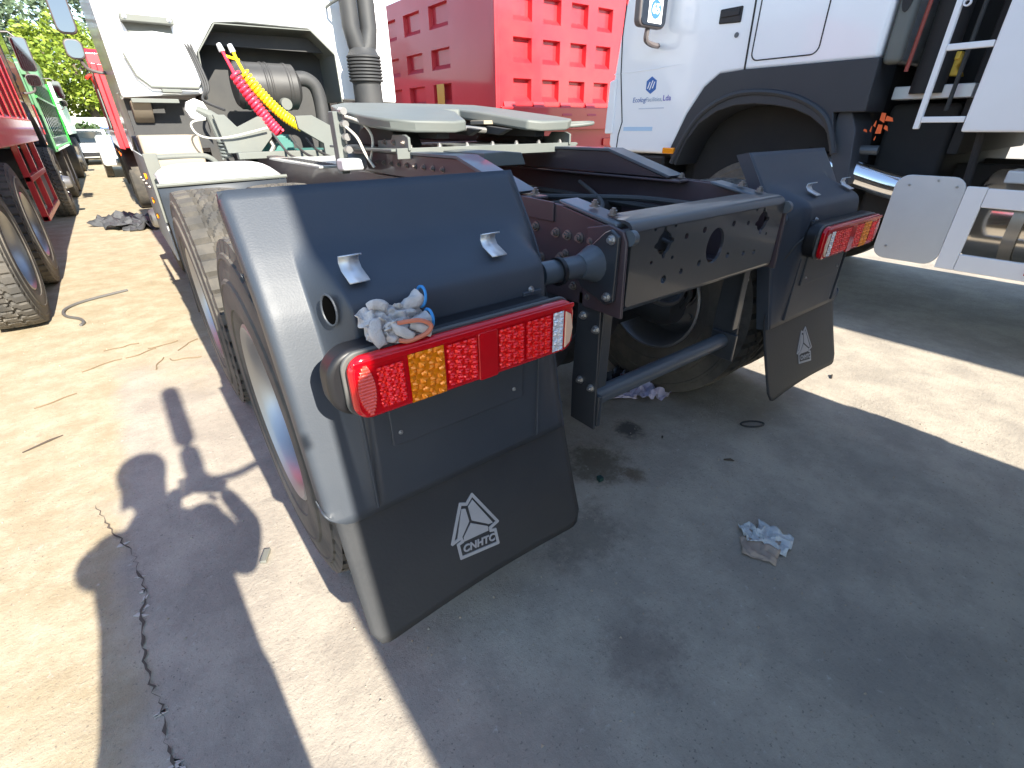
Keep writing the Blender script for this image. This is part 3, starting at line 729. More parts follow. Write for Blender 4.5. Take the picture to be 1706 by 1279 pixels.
# ------------------------------------------------------------------ cab (rear face at yr, 2.2 m long, 2.4 m wide)
def make_cab(P_, xc, yr, paint, notch=False, mirrors=(-1, 1), sides=(-1, 1), roofz=3.02, half=1.2):
    cb_ = part_empty('cab', P_, (xc, yr+1.1, 1.1))
    top = [(2.2, 1.15), (2.2, 1.75), (2.13, 2.25), (1.86, roofz-.12), (1.70, roofz)]
    if notch:
        y1 = yr+.46
        prof = [(.46, 1.60), (.95, 1.62), (1.08, 1.62), (1.2, 1.55), (1.33, 1.38), (1.46, 1.10), (2.12, 1.10)]+top+[(.46, roofz)]
        MB().prism([(yr+a, b) for a, b in prof], 0, xc-half, xc+half).build('cab_shell', paint, cb_, bevel=.025, seg=3)
        wall = [(-half, 1.56), (-.60, 1.60), (-.58, 1.90), (-.40, 2.12), (-.20, 2.14), (.40, 2.14), (.60, 1.96), (.60, 1.58), (half, 1.56), (half, roofz-.04), (half-.08, roofz), (-half+.08, roofz), (-half, roofz-.04)]
        MB().prism([(xc+a, b) for a, b in wall], 1, yr, y1).build('rear_wall', paint, cb_, bevel=.02, seg=3)
        return cb_
    prof = [(0, 1.69), (.88, 1.69), (1.08, 1.68), (1.2, 1.60), (1.33, 1.41), (1.46, 1.10), (2.12, 1.10)]+top+[(.12, roofz), (.0, roofz-.08)]
    MB().prism([(yr+a, b) for a, b in prof], 0, xc-half, xc+half).build('cab_shell', paint, cb_, bevel=.03, seg=3)
    for s in sides:
        x = xc+s*half
        arch = [(1.47, 1.12), (1.335, 1.415), (1.205, 1.605), (1.09, 1.688), (.88, 1.700), (-.012, 1.700), (-.02, 1.40), (.17, 1.40), (.12, 1.20), (.20, 1.30), (.32, 1.38), (.45, 1.43), (.59, 1.455), (.75, 1.47), (.91, 1.465), (1.06, 1.425), (1.2, 1.34), (1.30, 1.21), (1.38, 1.01)]
        MB().prism([(yr+a, b) for a, b in arch], 0, x+s*.006, x-s*.32).build('wheel_arch', arch_m, cb_, bevel=.008)
        lip = [(1.42, 1.03), (1.33, 1.24), (1.22, 1.40), (1.06, 1.50), (.91, 1.545), (.75, 1.55), (.59, 1.535), (.44, 1.50), (.30, 1.44), (.20, 1.37), (.14, 1.25), (.10, 1.15)]
        MB().tube(smooth_tab([(x+s*.004, yr+a, b) for a, b in lip], 3, 2), .022, 8).build('arch_lip', arch_m, cb_)
        # door shut lines
        MB().tube([(x+s*.001, yr+2.09, 2.6), (x+s*.001, yr+2.13, 2.04), (x+s*.001, yr+2.11, 1.75), (x+s*.001, yr+2.045, 1.36), (x+s*.001, yr+2.08, 1.25), (x+s*.001, yr+2.09, 1.11)], .006, 6).build('door_seam', SLOT, cb_)
        MB().tube([(x+s*.001, yr+.90, 2.7), (x+s*.001, yr+.895, 2.12), (x+s*.001, yr+.885, 1.70)], .007, 6).build('door_seam', SLOT, cb_)
        pn_ = rrect(yr+.375, 1.75, yr+.85, 2.55, .05)
        MB().tube([(x+s*.001, a, b) for a, b in pn_+[pn_[0]]], .0045, 6).build('panel_seam', SLOT, cb_)
        h_ = MB().prism([(yr+1.165, 2.10), (yr+.985, 2.10), (yr+.985, 2.00), (yr+1.165, 2.01)], 0, x-s*.01, x+s*.012).build('door_handle', black, cb_, bevel=.008)
        MB().span((x+s*.012, yr+1.0, 2.045), (x+s*.02, yr+1.15, 2.085)).build('handle_grip', black, h_, bevel=.004)
        MB().lathe([(-.002, 0), (-.002, .018), (.008, .016), (.008, 0)], (x+s*.003, yr+1.0, 1.925), 0, 14).build('door_lock', tube_m, cb_)
        MB().prism([(yr+1.0, 2.28), (yr+1.0, 2.75), (yr+1.85, 2.75), (yr+2.03, 2.30)], 0, x-s*.01, x+s*.004).build('side_window', glass, cb_, bevel=.004)
        # white corner deflector and marker lamp
        MB().prism([(yr+2.15, 1.26), (yr+2.15, 1.72), (yr+2.23, 1.70), (yr+2.25, 1.26)], 0, x-s*.05, x+s*.018).build('corner_deflector', paint, cb_, bevel=.012)
        MB().span((x-s*.02, yr+1.40, 1.105), (x+s*.03, yr+1.52, 1.155)).build('side_marker', amber, cb_, bevel=.008)
    MB().prism([(xc-1.0, 2.12), (xc+1.0, 2.12), (xc+.95, 2.82), (xc-.95, 2.82)], 1, yr+2.0, yr+2.175).build('windscreen', glass, cb_, bevel=.01)
    MB().prism(rrect(xc-1.22, .42, xc+1.22, 1.06, .06), 1, yr+1.75, yr+2.28).build('bumper', plastic, cb_, bevel=.03)
    for s in (-1, 1): MB().prism(rrect(xc+s*.95-.17, .72, xc+s*.95+.17, .95, .05), 1, yr+2.27, yr+2.31).build('headlamp', whiteled, cb_, bevel=.01)
    MB().prism(rrect(xc-.75, 1.25, xc+.75, 1.85, .05), 1, yr+2.19, yr+2.225).build('grille', black, cb_, bevel=.01)
    return cb_
def door_mirror(P_, s, x, y, z0=2.10, z1=2.55, w_=.19, small=True, top_arm=True):
    """tall glass over a small round one on one bracket; x = centre of the glass, facing backwards"""
    dm = part_empty('door_mirror', P_, (x, y, z0))
    fr = M('mirror_housing', (.10, .085, .085), .45)
    MB().prism(rrect(x-w_/2, z0, x+w_/2, z1, .05), 1, y, y+.07).build('housing', fr, dm, bevel=.02)
    MB().prism(rrect(x-w_/2+.014, z0+.014, x+w_/2-.014, z1-.014, .04), 1, y-.004, y+.01).build('mirror_glass', mirror_m, dm)
    if small:
        MB().prism(rrect(x-w_*.46, z0-.20, x+w_*.46, z0-.035, .05), 1, y+.005, y+.06).build('wide_housing', fr, dm, bevel=.015)
        MB().prism(rrect(x-w_*.46+.012, z0-.188, x+w_*.46-.012, z0-.047, .045), 1, y+.001, y+.02).build('wide_glass', mirror_m, dm)
        MB().tube(smooth_tab([(x-s*.02, y+.05, z0-.2), (x-s*.04, y+.06, z0-.27), (x-s*.14, y+.08, z0-.30), (x-s*.24, y+.1, z0-.29)], 4, 2), [.016]*13, 8).build('mirror_arm', fr, dm)
    else:
        MB().tube(smooth_tab([(x, y+.05, z0), (x-s*.0, y+.06, z0-.08), (x-s*.10, y+.07, z0-.10), (x-s*.2, y+.08, z0-.10)], 4, 2), .02, 8).build('mirror_arm', fr, dm)
    if top_arm: MB().tube([(x, y+.05, z1-.02), (x-s*.08, y+.06, z1+.06), (x-s*.26, y+.08, z1+.05)], .013, 8).build('mirror_arm', fr, dm)
    return dm

# ---- main truck cab, its back wall and everything between cab and saddle
C1 = make_cab(T, 0, 4.6, white, notch=True)
door_mirror(T, -1, -1.385, 6.05, 2.13, 2.62, .16)
MB().prism([(-.60, 1.56), (-.575, 1.905), (-.40, 2.115), (.40, 2.130), (.595, 1.955), (.60, 1.56), (.592, 1.56), (.587, 1.95), (.395, 2.122), (-.395, 2.107), (-.567, 1.90), (-.592, 1.56)], 1, 4.575, 5.05).build('tunnel_edge', greyp, C1)
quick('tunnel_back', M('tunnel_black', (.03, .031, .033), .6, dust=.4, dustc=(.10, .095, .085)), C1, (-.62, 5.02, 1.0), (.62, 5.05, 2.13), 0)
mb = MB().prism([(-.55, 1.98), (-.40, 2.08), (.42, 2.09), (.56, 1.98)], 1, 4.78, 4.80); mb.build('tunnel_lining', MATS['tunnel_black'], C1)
# sleeper access panel on the left, step bar above it
MB().prism([(-1.10, 1.86), (-1.06, 1.72), (-.98, 1.645), (-.64, 1.645), (-.60, 1.69), (-.60, 2.0), (-.86, 2.02), (-1.02, 2.0)], 1, 4.555, 4.601).build('access_panel', white, C1, bevel=.012)
MB().tube([(-1.10, 4.552, 1.86), (-1.06, 4.552, 1.715), (-.98, 4.552, 1.64), (-.64, 4.552, 1.64)], .009, 8).build('panel_gasket', greyp, C1)
MB().span((-1.05, 4.50, 2.065), (-.70, 4.60, 2.11)).build('step_bar', greyp, C1, bevel=.006)
for x in (-1.02, -.73): bolt(C1, (x, 4.50, 2.09), (0, -1, 0), 1.0, BOLT_Z)
MB().prism([(-1.04, 2.065), (-.72, 2.065), (-.72, 1.99), (-.95, 1.99), (-.99, 1.92)], 1, 4.585, 4.5995).build('step_bracket', greyp, C1)
MB().span((-.92, 4.50, 1.60), (-.78, 4.56, 1.625)).build('panel_latch', greyp, C1, bevel=.004)
# under the cab: dark arch, hinge bracket
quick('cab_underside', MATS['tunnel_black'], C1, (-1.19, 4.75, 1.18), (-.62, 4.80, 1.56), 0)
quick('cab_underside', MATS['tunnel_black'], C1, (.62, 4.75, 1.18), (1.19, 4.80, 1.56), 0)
MB().prism([(4.55, 1.54), (4.62, 1.45), (4.74, 1.38), (4.74, 1.54)], 0, -1.16, -1.02).build('arch_bracket', tanp, C1, bevel=.01)
MB().span((-1.15, 4.52, 1.525), (-.82, 4.6, 1.556)).build('cab_sill', greyp, C1, bevel=.004)
for s in (-1, 1): MB().grid(lambda u, v: (s*lerp(1.2, .8, v), 5.35+.68*math.cos(math.pi*u), .56+.72*math.sin(math.pi*u)), 16, 1).build('wheel_liner', plastic, C1).modifiers.new('t', 'SOLIDIFY').thickness = .01
# air filter canister with ribs, outlet pipe
af = part_empty('air_filter', T, (-.12, 4.4, 1.66))
prof = []
for i in range(60):
    x = -.36+.46*i/59; r = .178+(.007 if i in (6, 7, 8, 26, 27, 31, 32, 50, 51, 52) else 0)
    prof.append((x, r))
prof = [(-.40, 0), (-.39, .15)]+prof+[(.14, .12), (.15, .0)]
MB().lathe(prof, (0, 4.42, 1.66), 0, 40).build('canister', M('filter_black', (.03, .03, .03), .32, dust=.3, dustc=(.09, .08, .07)), af)
MB().tube(smooth_tab([(.10, 4.42, 1.72), (.22, 4.42, 1.74), (.31, 4.42, 1.68), (.33, 4.42, 1.55), (.32, 4.42, 1.30), (.32, 4.5, 1.15)], 6, 8), .062, 16).build('outlet_pipe', hoseblk, af)
MB().lathe([(-.05, 0), (-.05, .045), (.0, .05), (.0, 0)], (-.05, 4.23, 1.52), 1, 18).build('service_cap', greyp, af)
# air intake stack with bellows
ai = part_empty('air_intake', T, (.79, 4.36, 1.5))
for x in (.705, .875):
    MB().tube([(x, 4.36, 3.0), (x, 4.36, 2.15), (x+(.79-x)*.35, 4.36, 2.02), (.79, 4.36, 1.93)], [.075, .078, .082, .08], 22).build('intake_pipe', hoseblk, ai)
pr_ = []
for i in range(8): pr_ += [(1.72+.027*i, .140), (1.727+.027*i, .160), (1.740+.027*i, .160)]
MB().lathe([(1.70, .13)]+pr_+[(1.945, .14), (1.99, .12)], (.79, 4.36, 0), 2, 36).build('bellows', hoseblk, ai)
MB().lathe([(1.30, .138), (1.50, .136), (1.70, .134), (1.71, .10)], (.79, 4.36, 0), 2, 30).build('lower_duct', hoseblk, ai)
for z in (2.35, 2.62):
    for s in (-1, 1): MB().tube([(.79+s*.16, 4.36, z), (.79+s*.20, 4.45, z-.02), (.79+s*.2, 4.6, z-.03)], .012, 8).build('stack_bracket', greyp, ai)
# coiled air lines
def coil(name, mat, a, b, sagz, turns, rad, r):
    a, b = Vector(a), Vector(b); pts = []
    N = turns*14
    for i in range(N+1):
        t = i/N; c = a.lerp(b, t)+Vector((0, 0, -sagz*4*t*(1-t)))
        d = ((b-a)+Vector((0, 0, -sagz*4*(1-2*t)))).normalized()
        u_ = d.cross(Vector((0, 1, 0))).normalized(); v_ = d.cross(u_)
        th = 2*math.pi*turns*t; pts.append(c+(u_*math.cos(th)+v_*math.sin(th))*rad)
    return MB().tube(pts, r, 6).build(name, mat, T, smooth=60)
coil('coiled_air_line', redhose, (-.46, 3.95, 1.71), (-.245, 3.85, 1.30), .03, 17, .036, .0115)
coil('coiled_air_line', yellowp, (-.385, 3.97, 1.72), (-.055, 3.86, 1.345), .055, 21, .034, .011)
for (x0, x1, x2, m_) in ((-.505, -.49, -.46, redhose), (-.43, -.42, -.385, yellowp)):
    MB().tube(smooth_tab([(x0, 3.96, 1.86), (x1, 3.95, 1.80), (x2-.01, 3.95, 1.74), (x2, 3.95, 1.70)], 4, 4), .012, 8).build('air_line_lead', m_, T)
    MB().cyl((x0-.012, 3.97, 1.90), (x0, 3.96, 1.85), .018, .022, 12).build('line_fitting', alu, T)
MB().tube([(-.50, 3.955, 1.825), (-.40, 3.955, 1.80)], .010, 6).build('line_tie', yellowp, T)
MB().tube([(-.40, 4.0, 1.72), (-.30, 3.98, 1.40), (-.27, 3.95, 1.22)], .018, 8).build('hose_post', hoseblk, T)
# cab suspension: pale bracketry, coil spring strut, arm
MB().prism([(-.70, 1.43), (-.62, 1.43), (-.55, 1.345), (-.38, 1.42), (-.30, 1.40), (-.28, 1.30), (-.42, 1.16), (-.66, 1.16)], 1, 3.86, 3.90).build('suspension_bracket', greyp, T, bevel=.004)
MB().prism([(-.16, 1.42), (-.03, 1.425), (.15, 1.33), (.15, 1.10), (.03, 1.12), (.03, 1.22), (-.15, 1.33)], 1, 3.62, 3.66).build('suspension_bracket', greyp, T, bevel=.004)
MB().tube([(-.78, 4.0, 1.47), (-.70, 3.98, 1.43), (-.60, 3.93, 1.36)], [.03, .035, .028], 10).build('stabiliser_arm', greyp, T)
MB().lathe([(-.04, 0), (-.04, .075), (.04, .075), (.04, 0)], (-.78, 4.02, 1.465), 1, 8).build('arm_bush', white, T)
MB().tube([(-.70, 3.97, 1.43), (-.665, 3.97, 1.24)], .034, 10).build('damper', greyp, T)
pts = [(-.66+.038*math.cos(th*.5), 3.97+.038*math.sin(th*.5), 1.26-.14*th/70) for th in range(0, 71)]
MB().tube(pts, .009, 6).build('coil_spring', saddle_m, T)
MB().tube(smooth_tab([(-.74, 3.98, 1.40), (-.87, 3.95, 1.385), (-.84, 3.9, 1.28), (-.68, 3.82, 1.26), (-.34, 3.8, 1.34)], 6, 8), .007, 6).build('cab_cable', MATS['pale_hose'], T)
for q in range(3): MB().tube(smooth_tab([(-.66+.02*q, 4.56, 1.95), (-.62+.015*q, 4.54, 1.80), (-.60+.02*q, 4.5, 1.62), (-.68, 4.4+.03*q, 1.55), (-.60, 4.3, 1.50), (-.55, 4.2, 1.47)], 6, 8), .010, 6).build('cab_cable', hoseblk, T)
quick('engine_block', teal, T, (-.42, 4.02, .85), (-.10, 4.6, 1.285), .02)
quick('engine_cover', teal, T, (-.10, 4.1, .85), (.30, 4.6, 1.16), .02)
quick('engine_cap', tealb, T, (-.08, 3.88, 1.08), (.08, 3.98, 1.155), .015)
MB().tube([(-.33, 3.95, 1.30), (-.30, 3.9, 1.20), (-.36, 3.9, 1.12)], .02, 8).build('engine_pipe', steel, T)
quick('gearbox', dark, T, (-.3, 2.9, .62), (.3, 4.1, 1.0), .05)
for q in range(5): MB().tube(smooth_tab([(-.30+.13*q, 3.85, 1.30-.02*q), (-.26+.12*q, 3.75, 1.18), (-.28+.14*q, 3.5, 1.13), (-.25+.12*q, 3.1, 1.12)], 5, 6), .010, 6).build('loom', hoseblk, T)
quick('cross_carrier', greyp, T, (-.62, 3.7, 1.12), (.62, 3.78, 1.17), .006)

# ================================================================== WHITE BOX TRUCK on the right
BT = thing('box_truck', 'white box truck with company lettering on its door, right of the bare chassis', 'truck', (3.8, 0, 0))
C2 = make_cab(BT, 3.8, .6, white, sides=(-1, 1), roofz=3.05)
x2 = 2.6
door_mirror(BT, -1, 2.375, 2.22, 2.025, 2.50, .33, small=False)
# sticker sheet with a round number on the mirror
stk = part_empty('mirror_sticker', BT, (2.37, 2.21, 2.2))
MB().span((2.300, 2.2135, 2.055), (2.470, 2.2155, 2.30)).build('sticker_sheet', paper_w, stk, smooth=0)
MB().prism(circ(2.385, 2.145, .062, n=28), 1, 2.2105, 2.2130).build('sticker_disc', blue_ink, stk, smooth=0)
place_mesh('lettering', text_mesh('65', .088, paper_w, .0004, 0, 1, .003), stk, (2.385, 2.2100, 2.145), (1, 0, 0), (0, 0, 1))
# company mark and lettering on the door
lg = part_empty('door_sign', BT, (x2, 2.33, 1.6))
hexo = [(2.345+.062*math.cos(R(30+60*i)), 1.645+.066*math.sin(R(30+60*i))) for i in range(6)]
MB().prism(hexo, 0, x2-.003, x2+.01).build('hexagon_mark', blue_ink, lg, smooth=0)
for d in (-.030, -.004, .022):
    L = .05 if d == -.004 else .036
    MB().prism([(2.345-d+.5*L*.55, 1.645-L*.7), (2.345-d+.5*L*.55-.010, 1.645-L*.7), (2.345-d-.5*L*.55-.010, 1.645+L*.7), (2.345-d-.5*L*.55, 1.645+L*.7)], 0, x2-.005, x2-.002).build('mark_bar', white, lg, smooth=0)
place_mesh('lettering', text_mesh('Ecolog', .056, blue_ink, .0004, .15, 1.0), lg, (x2-.002, 2.465, 1.535), (0, -1, 0), (0, 0, 1))
place_mesh('lettering', text_mesh('Facilities,', .050, M('grey_print', (.34, .40, .50), .5), .0004, .15, 1.0), lg, (x2-.002, 2.300, 1.535), (0, -1, 0), (0, 0, 1))
place_mesh('lettering', text_mesh('Lda', .060, M('violet_print', (.12, .10, .42), .5), .0004, .0, 1.0, .0006), lg, (x2-.002, 2.160, 1.540), (0, -1, 0), (0, 0, 1))
MB().span((x2-.002, 2.18, 1.462), (x2+.01, 2.46, 1.470)).build('small_print', M('print_pale', (.50, .54, .62), .5), lg, smooth=0)
MB().span((x2-.002, 2.28, 1.285), (x2+.01, 2.62, 1.318)).build('door_stripe', blue_pale, lg, smooth=0)
MB().tube([(x2+.004, 2.79, 1.755), (x2+.002, 2.3, 1.765), (x2+.006, 2.0, 1.785)], .006, 8).build('door_crease', white, BT)
quick('cab_step', black, BT, (2.62, 2.12, .55), (3.0, 2.76, 1.09), .03)
quick('rear_corner_trim', greyp, BT, (2.63, .49, 1.66), (2.72, .59, 3.0), .03)
MB().prism(circ(.542, 2.02, .03, .10, 16), 0, 2.622, 2.64).build('corner_slot', SLOT, BT)
# gap behind the cab: intake, boxes, hoses, dark filler blocks
quick('gap_bulkhead', dark, BT, (2.95, .10, 1.15), (4.9, .16, 3.0), .01)
quick('chassis_rail', dark, BT, (3.38, -7.2, .80), (3.46, 2.3, 1.08), .01)
quick('chassis_rail', dark, BT, (4.14, -7.2, .80), (4.22, 2.3, 1.08), .01)
MB().tube([(2.86, .36, 1.50), (2.86, .36, 2.6)], .09, 16).build('intake_duct', dark, BT)
MB().tube([(2.74, .47, 1.62), (2.745, .45, 2.3)], .012, 8).build('gap_hose', M('rusty_red', (.36, .08, .06), .6), BT)
MB().tube([(2.78, .20, 1.40), (2.78, .2, 2.3)], .012, 8).build('gap_hose', hoseblk, BT)
yb = MB().prism([(.42, 1.60), (.435, 1.64), (.44, 1.72), (.24, 1.71), (.235, 1.66), (.25, 1.64), (.22, 1.585)], 0, 2.86, 2.98).build('filler_box', yellow_old, BT, bevel=.01)
quick('box_lid', M('yellow_lid', (.75, .50, .04), .4), BT, (2.852, .245, 1.672), (2.99, .435, 1.715), .006)
quick('cross_step', alu, BT, (2.85, .12, 1.47), (3.05, .54, 1.545), .006)
quick('gap_fill', dark, BT, (2.98, .17, .7), (4.9, .57, 1.45), .04)  # dark block added to close the see-through gap behind the cab
quick('gap_fill_upper', dark, BT, (3.15, .17, 1.46), (4.9, .52, 3.0), .03)  # second added filler above it, hides the bright sky beyond
quick('arch_fill', dark, BT, (2.94, .64, .62), (4.66, 2.02, 1.685), .02)  # plain dark block added so no light shows inside the wheel arch
quick('engine_underside', dark, BT, (3.0, 2.02, .5), (4.6, 2.7, 1.1), .02)
for i, (fy, fz, fw, fh) in enumerate(((.50, 1.365, .030, .060), (.46, 1.36, .045, .035), (.50, 1.30, .034, .055), (.465, 1.305, .022, .035), (.535, 1.33, .014, .040), (.58, 1.29, .022, .022), (.51, 1.245, .010, .030), (.55, 1.30, .008, .04))):
    rnd = random.Random(i+40)
    MB().prism([(fy-fw/2+rnd.uniform(-.006, .006), fz-fh/2), (fy+fw/2, fz-fh/2+rnd.uniform(0, .02)), (fy+fw/2-rnd.uniform(0, .01), fz+fh/2), (fy-fw/3, fz+fh/2-rnd.uniform(0, .015))], 0, 2.695, 2.70).build('warning_flag', orange, BT, smooth=0)
MB().tube(smooth_tab([(2.75, .95, 1.10), (2.78, .75, 1.06), (2.82, .52, .99), (2.85, .30, .93), (2.9, .0, .92)], 5, 6), .085, 18).build('exhaust_pipe', chrome, BT)
MB().tube([(2.74, .74, 1.18), (2.78, .68, 1.17), (2.8, .5, 1.17)], .03, 10).build('air_tube', tube_m, BT)
MB().prism([(.76, 1.22), (.76, 1.40), (.68, 1.42), (.62, 1.30), (.57, .95), (.66, .95)], 0, 2.64, 2.95).build('splash_guard', plastic, BT, bevel=.01)
# ladder on the front of the body
ld = part_empty('ladder', BT, (2.6, .15, 1.3))
MB().span((2.60, .262, 1.30), (2.635, .292, 3.0)).build('ladder_stile', white2, ld, bevel=.006)
for z in (1.335, 1.70, 2.06, 2.42): MB().span((2.602, .052, z), (2.632, .262, z+.032)).build('rung', white2, ld, bevel=.005)
MB().lathe([(-.01, .018), (.01, .018), (.01, .011), (-.01, .011), (-.01, .018)], (2.61, .24, 1.92), 0, 14).build('ladder_eye', white2, ld)
# cargo box
cg = part_empty('cargo_box', BT, (3.8, -3.5, 1.28))
quick('box_wall', white2, cg, (2.60, -7.3, 1.285), (5.0, .05, 3.6), .012)
for yy_ in (-1.2, -2.4, -3.6, -4.8, -6.0): MB().span((2.594, yy_-.02, 1.30), (2.60, yy_+.02, 3.55)).build('box_post', white2, cg, bevel=.002)
# silver side plate and guard frame with tank behind it
MB().prism(rrect(-.085, .52, .278, 1.045, .075), 0, 2.600, 2.612).build('side_plate', alu, BT, bevel=.004)
for (yy_, z) in ((.21, .60), (.20, .985), (-.04, .99), (.06, 1.02)): inst('bolt', BOLT_Z, BT, (2.60, yy_, z), (0, R(-90), 0), (.5, .5, .5))
gf = part_empty('side_guard', BT, (2.6, -.5, .75))
MB().span((2.585, -.185, .515), (2.615, -.088, 1.00)).build('guard_post', white2, gf, bevel=.006)
MB().span((2.585, -2.5, .89), (2.615, -.186, .995)).build('guard_rail', white2, gf, bevel=.006)
MB().span((2.585, -2.5, .515), (2.615, -.186, .615)).build('guard_rail', white2, gf, bevel=.006)
MB().span((2.577, -.56, .55), (2.585, -.50, .59)).build('guard_reflector', redlens, gf, bevel=.003)
MB().lathe([(0, .0), (0, .20), (-.03, .25), (-.06, .262), (-1.5, .262), (-1.55, .2), (-1.55, 0)], (2.93, -.10, .82), 1, 36).build('air_tank', M('tank_polished', (.60, .57, .52), .16, metal=1.0, var=.05), BT)
MB().lathe([(-.03, .264), (-.03, .276), (.03, .276), (.03, .264)], (2.93, -.36, .82), 1, 36).build('tank_strap', M('strap', (.3, .29, .27), .4, metal=.7), BT)
MB().tube([(2.75, -.02, 1.28), (2.76, -.05, .95)], .022, 8).build('tank_hanger', dark, BT)
MB().span((2.68, -1.4, 1.02), (2.9, -.22, 1.09)).build('tank_shelf', alu, BT, bevel=.01)
quick('under_box_fill', dark, BT, (3.3, -7.0, .55), (4.7, -.35, 1.283), .0)  # dark filler added to shut out daylight below the cargo box
for yy_ in (1.28,): 
    wheel(BT, 2.80, yy_, -1, TYRE0, RIMS); wheel(BT, 4.8, yy_, 1, TYRE0, RIMS)
for yy_ in (-4.2, -5.55):
    for s in (-1, 1): wheel(BT, 3.8+s*1.1, yy_, s, TYRE0, RIMW)

# ================================================================== dump trucks
def pocket_wall(mb, org, ud, vd, nd, us, vs, depth):
    """wall surface with recessed pockets; us, vs: break lists, odd cells are pockets; lower pocket face slopes"""
    org, ud, vd, nd = map(Vector, (org, ud, vd, nd))
    pt = lambda u, v, d=0: org+ud*u+vd*v-nd*d
    for i in range(len(us)-1):
        for j in range(len(vs)-1):
            a, b, c, d = us[i], us[i+1], vs[j], vs[j+1]
            if i % 2 and j % 2:
                e = .012; sl = min(.06, (d-c)*.25)
                o_ = [pt(a, c), pt(b, c), pt(b, d), pt(a, d)]
                n_ = [pt(a+e, c+sl, depth), pt(b-e, c+sl, depth), pt(b-e, d-e, depth), pt(a+e, d-e, depth)]
                mb.add(o_+n_, [(4, 5, 6, 7), (0, 1, 5, 4), (1, 2, 6, 5), (2, 3, 7, 6), (3, 0, 4, 7)])
            else: mb.add([pt(a, c), pt(b, c), pt(b, d), pt(a, d)], [(0, 1, 2, 3)])
def dump_truck(name, label, xc, yr, paint, rows, L=5.6, zb=1.55, zt=2.95, wheels=(0.9, 2.3, 6.3), cabp=None, style='pocket', group=None, near=0, rim=None, tyre=None, half=1.25):
    D = thing(name, label, 'truck', (xc, yr+3, 0), group)
    bd = part_empty('tipper_body', D, (xc, yr+L/2, zb))
    x0, x1 = xc-half, xc+half
    if style == 'pocket':
        mb = MB()
        us = [0, .26, .555, .735, 1.03, 1.21, 1.51, 1.69, 1.98, 2*half] if half > 1.2 else [0, 2*half]
        vs = [0, .06, .31, .475, .735, .895, 1.155, zt-zb]
        pocket_wall(mb, (x0, yr, zb), (1, 0, 0), (0, 0, 1), (0, -1, 0), us, vs, .07)
        mb.build('tailgate', paint, bd, smooth=0)
        us = [0, 1.02-.0]
        us = [0]; u = 1.05
        while u+.55 < L: us += [u, u+.50]; u += .76
        us.append(L)
        for s in (-1, 1):
            mb = MB(); pocket_wall(mb, (xc+s*half, yr, zb), (0, 1, 0), (0, 0, 1), (s, 0, 0), us, [0, .06, .31, .48, .72, .95, 1.21, zt-zb], .06)
            mb.build('side_wall', paint, bd, smooth=0)
        MB().span((x0+.09, yr+.09, zb), (x1-.09, yr+L, zb+.05)).build('body_floor', paint, bd)
        MB().span((x0+.01, yr+L-.02, zb), (x1-.01, yr+L+.04, zt)).build('head_board', paint, bd)
        for x in (x0, x1): MB().span((x-.03, yr-.03, zb-.02), (x+.03, yr+.03, zt+.02)).build('corner_post', paint, bd, bevel=.008)
        MB().span((x0-.02, yr-.04, zt), (x1+.02, yr+.06, zt+.06)).build('top_rail', paint, bd, bevel=.01)
        MB().prism([(x0+.02, zb-.12), (x0+.05, zb), (x1-.05, zb), (x1-.02, zb-.12), (x1-.1, zb-.27), (x0+.1, zb-.27)], 1, yr-.06, yr+.03).build('rear_apron', paint, bd, bevel=.01)
        for q in range(5): MB().prism([(yr-.07, zb-.10), (yr-.012, zb+.06), (yr-.012, zb-.10)], 0, x0+.02+.48*q+.08, x0+.02+.48*q+.26).build('apron_rib', paint, bd, bevel=.004)
    else:
        quick('body_shell', paint, bd, (x0+.06, yr, zb), (x1-.06, yr+L, zt), .02)
        n_ = 11
        for s in (-1, 1):
            for q in range(n_):
                y = yr+.1+(L-.2)*q/(n_-1)
                MB().prism([(yy2, zz2) for yy2, zz2 in ((y-.06, zb+.25), (y+.06, zb+.25), (y+.05, zt-.1), (y-.05, zt-.1))], 0, xc+s*(half-.06), xc+s*half).build('side_rib', paint, bd, bevel=.006)
            MB().prism([(xc+s*(half-.065), zb-.02), (xc+s*(half+.01), zb), (xc+s*(half+.01), zb+.25), (xc+s*(half-.065), zb+.33)], 1, yr-.05, yr+L+.05).build('side_skirt', paint, bd, bevel=.008)
            MB().span((xc+s*(half-.07), yr-.02, zt-.1), (xc+s*(half+.01), yr+L, zt)).build('top_rail', paint, bd, bevel=.01)
    for s in (-1, 1): quick('chassis_rail', dark, D, (xc+s*.42-.04, yr+.2, .85), (xc+s*.42+.04, yr+L+2.2, 1.12), .01)
    quick('subframe', dark, D, (xc-.42, yr+.4, 1.12), (xc+.42, yr+L, zb), .02)
    make_cab(D, xc, yr+L+.25, cabp or paint, roofz=3.0, half=min(1.2, half-.03))
    for i, wy in enumerate(wheels):
        for s in (-1, 1):
            dual = i < 2
            wheel(D, xc+s*(half-.155), yr+wy, s, tyre or TYRE0, (rim or RIMW) if dual else RIMS, spin=.4*i)
            if dual and s == near: wheel(D, xc+s*(half-.49), yr+wy, s, tyre or TYRE0, RIMS, spin=.2)
        MB().tube([(xc-half+.3, yr+wy, .54), (xc+half-.3, yr+wy, .54)], .08, 12).build('axle', dark, D)
    return D
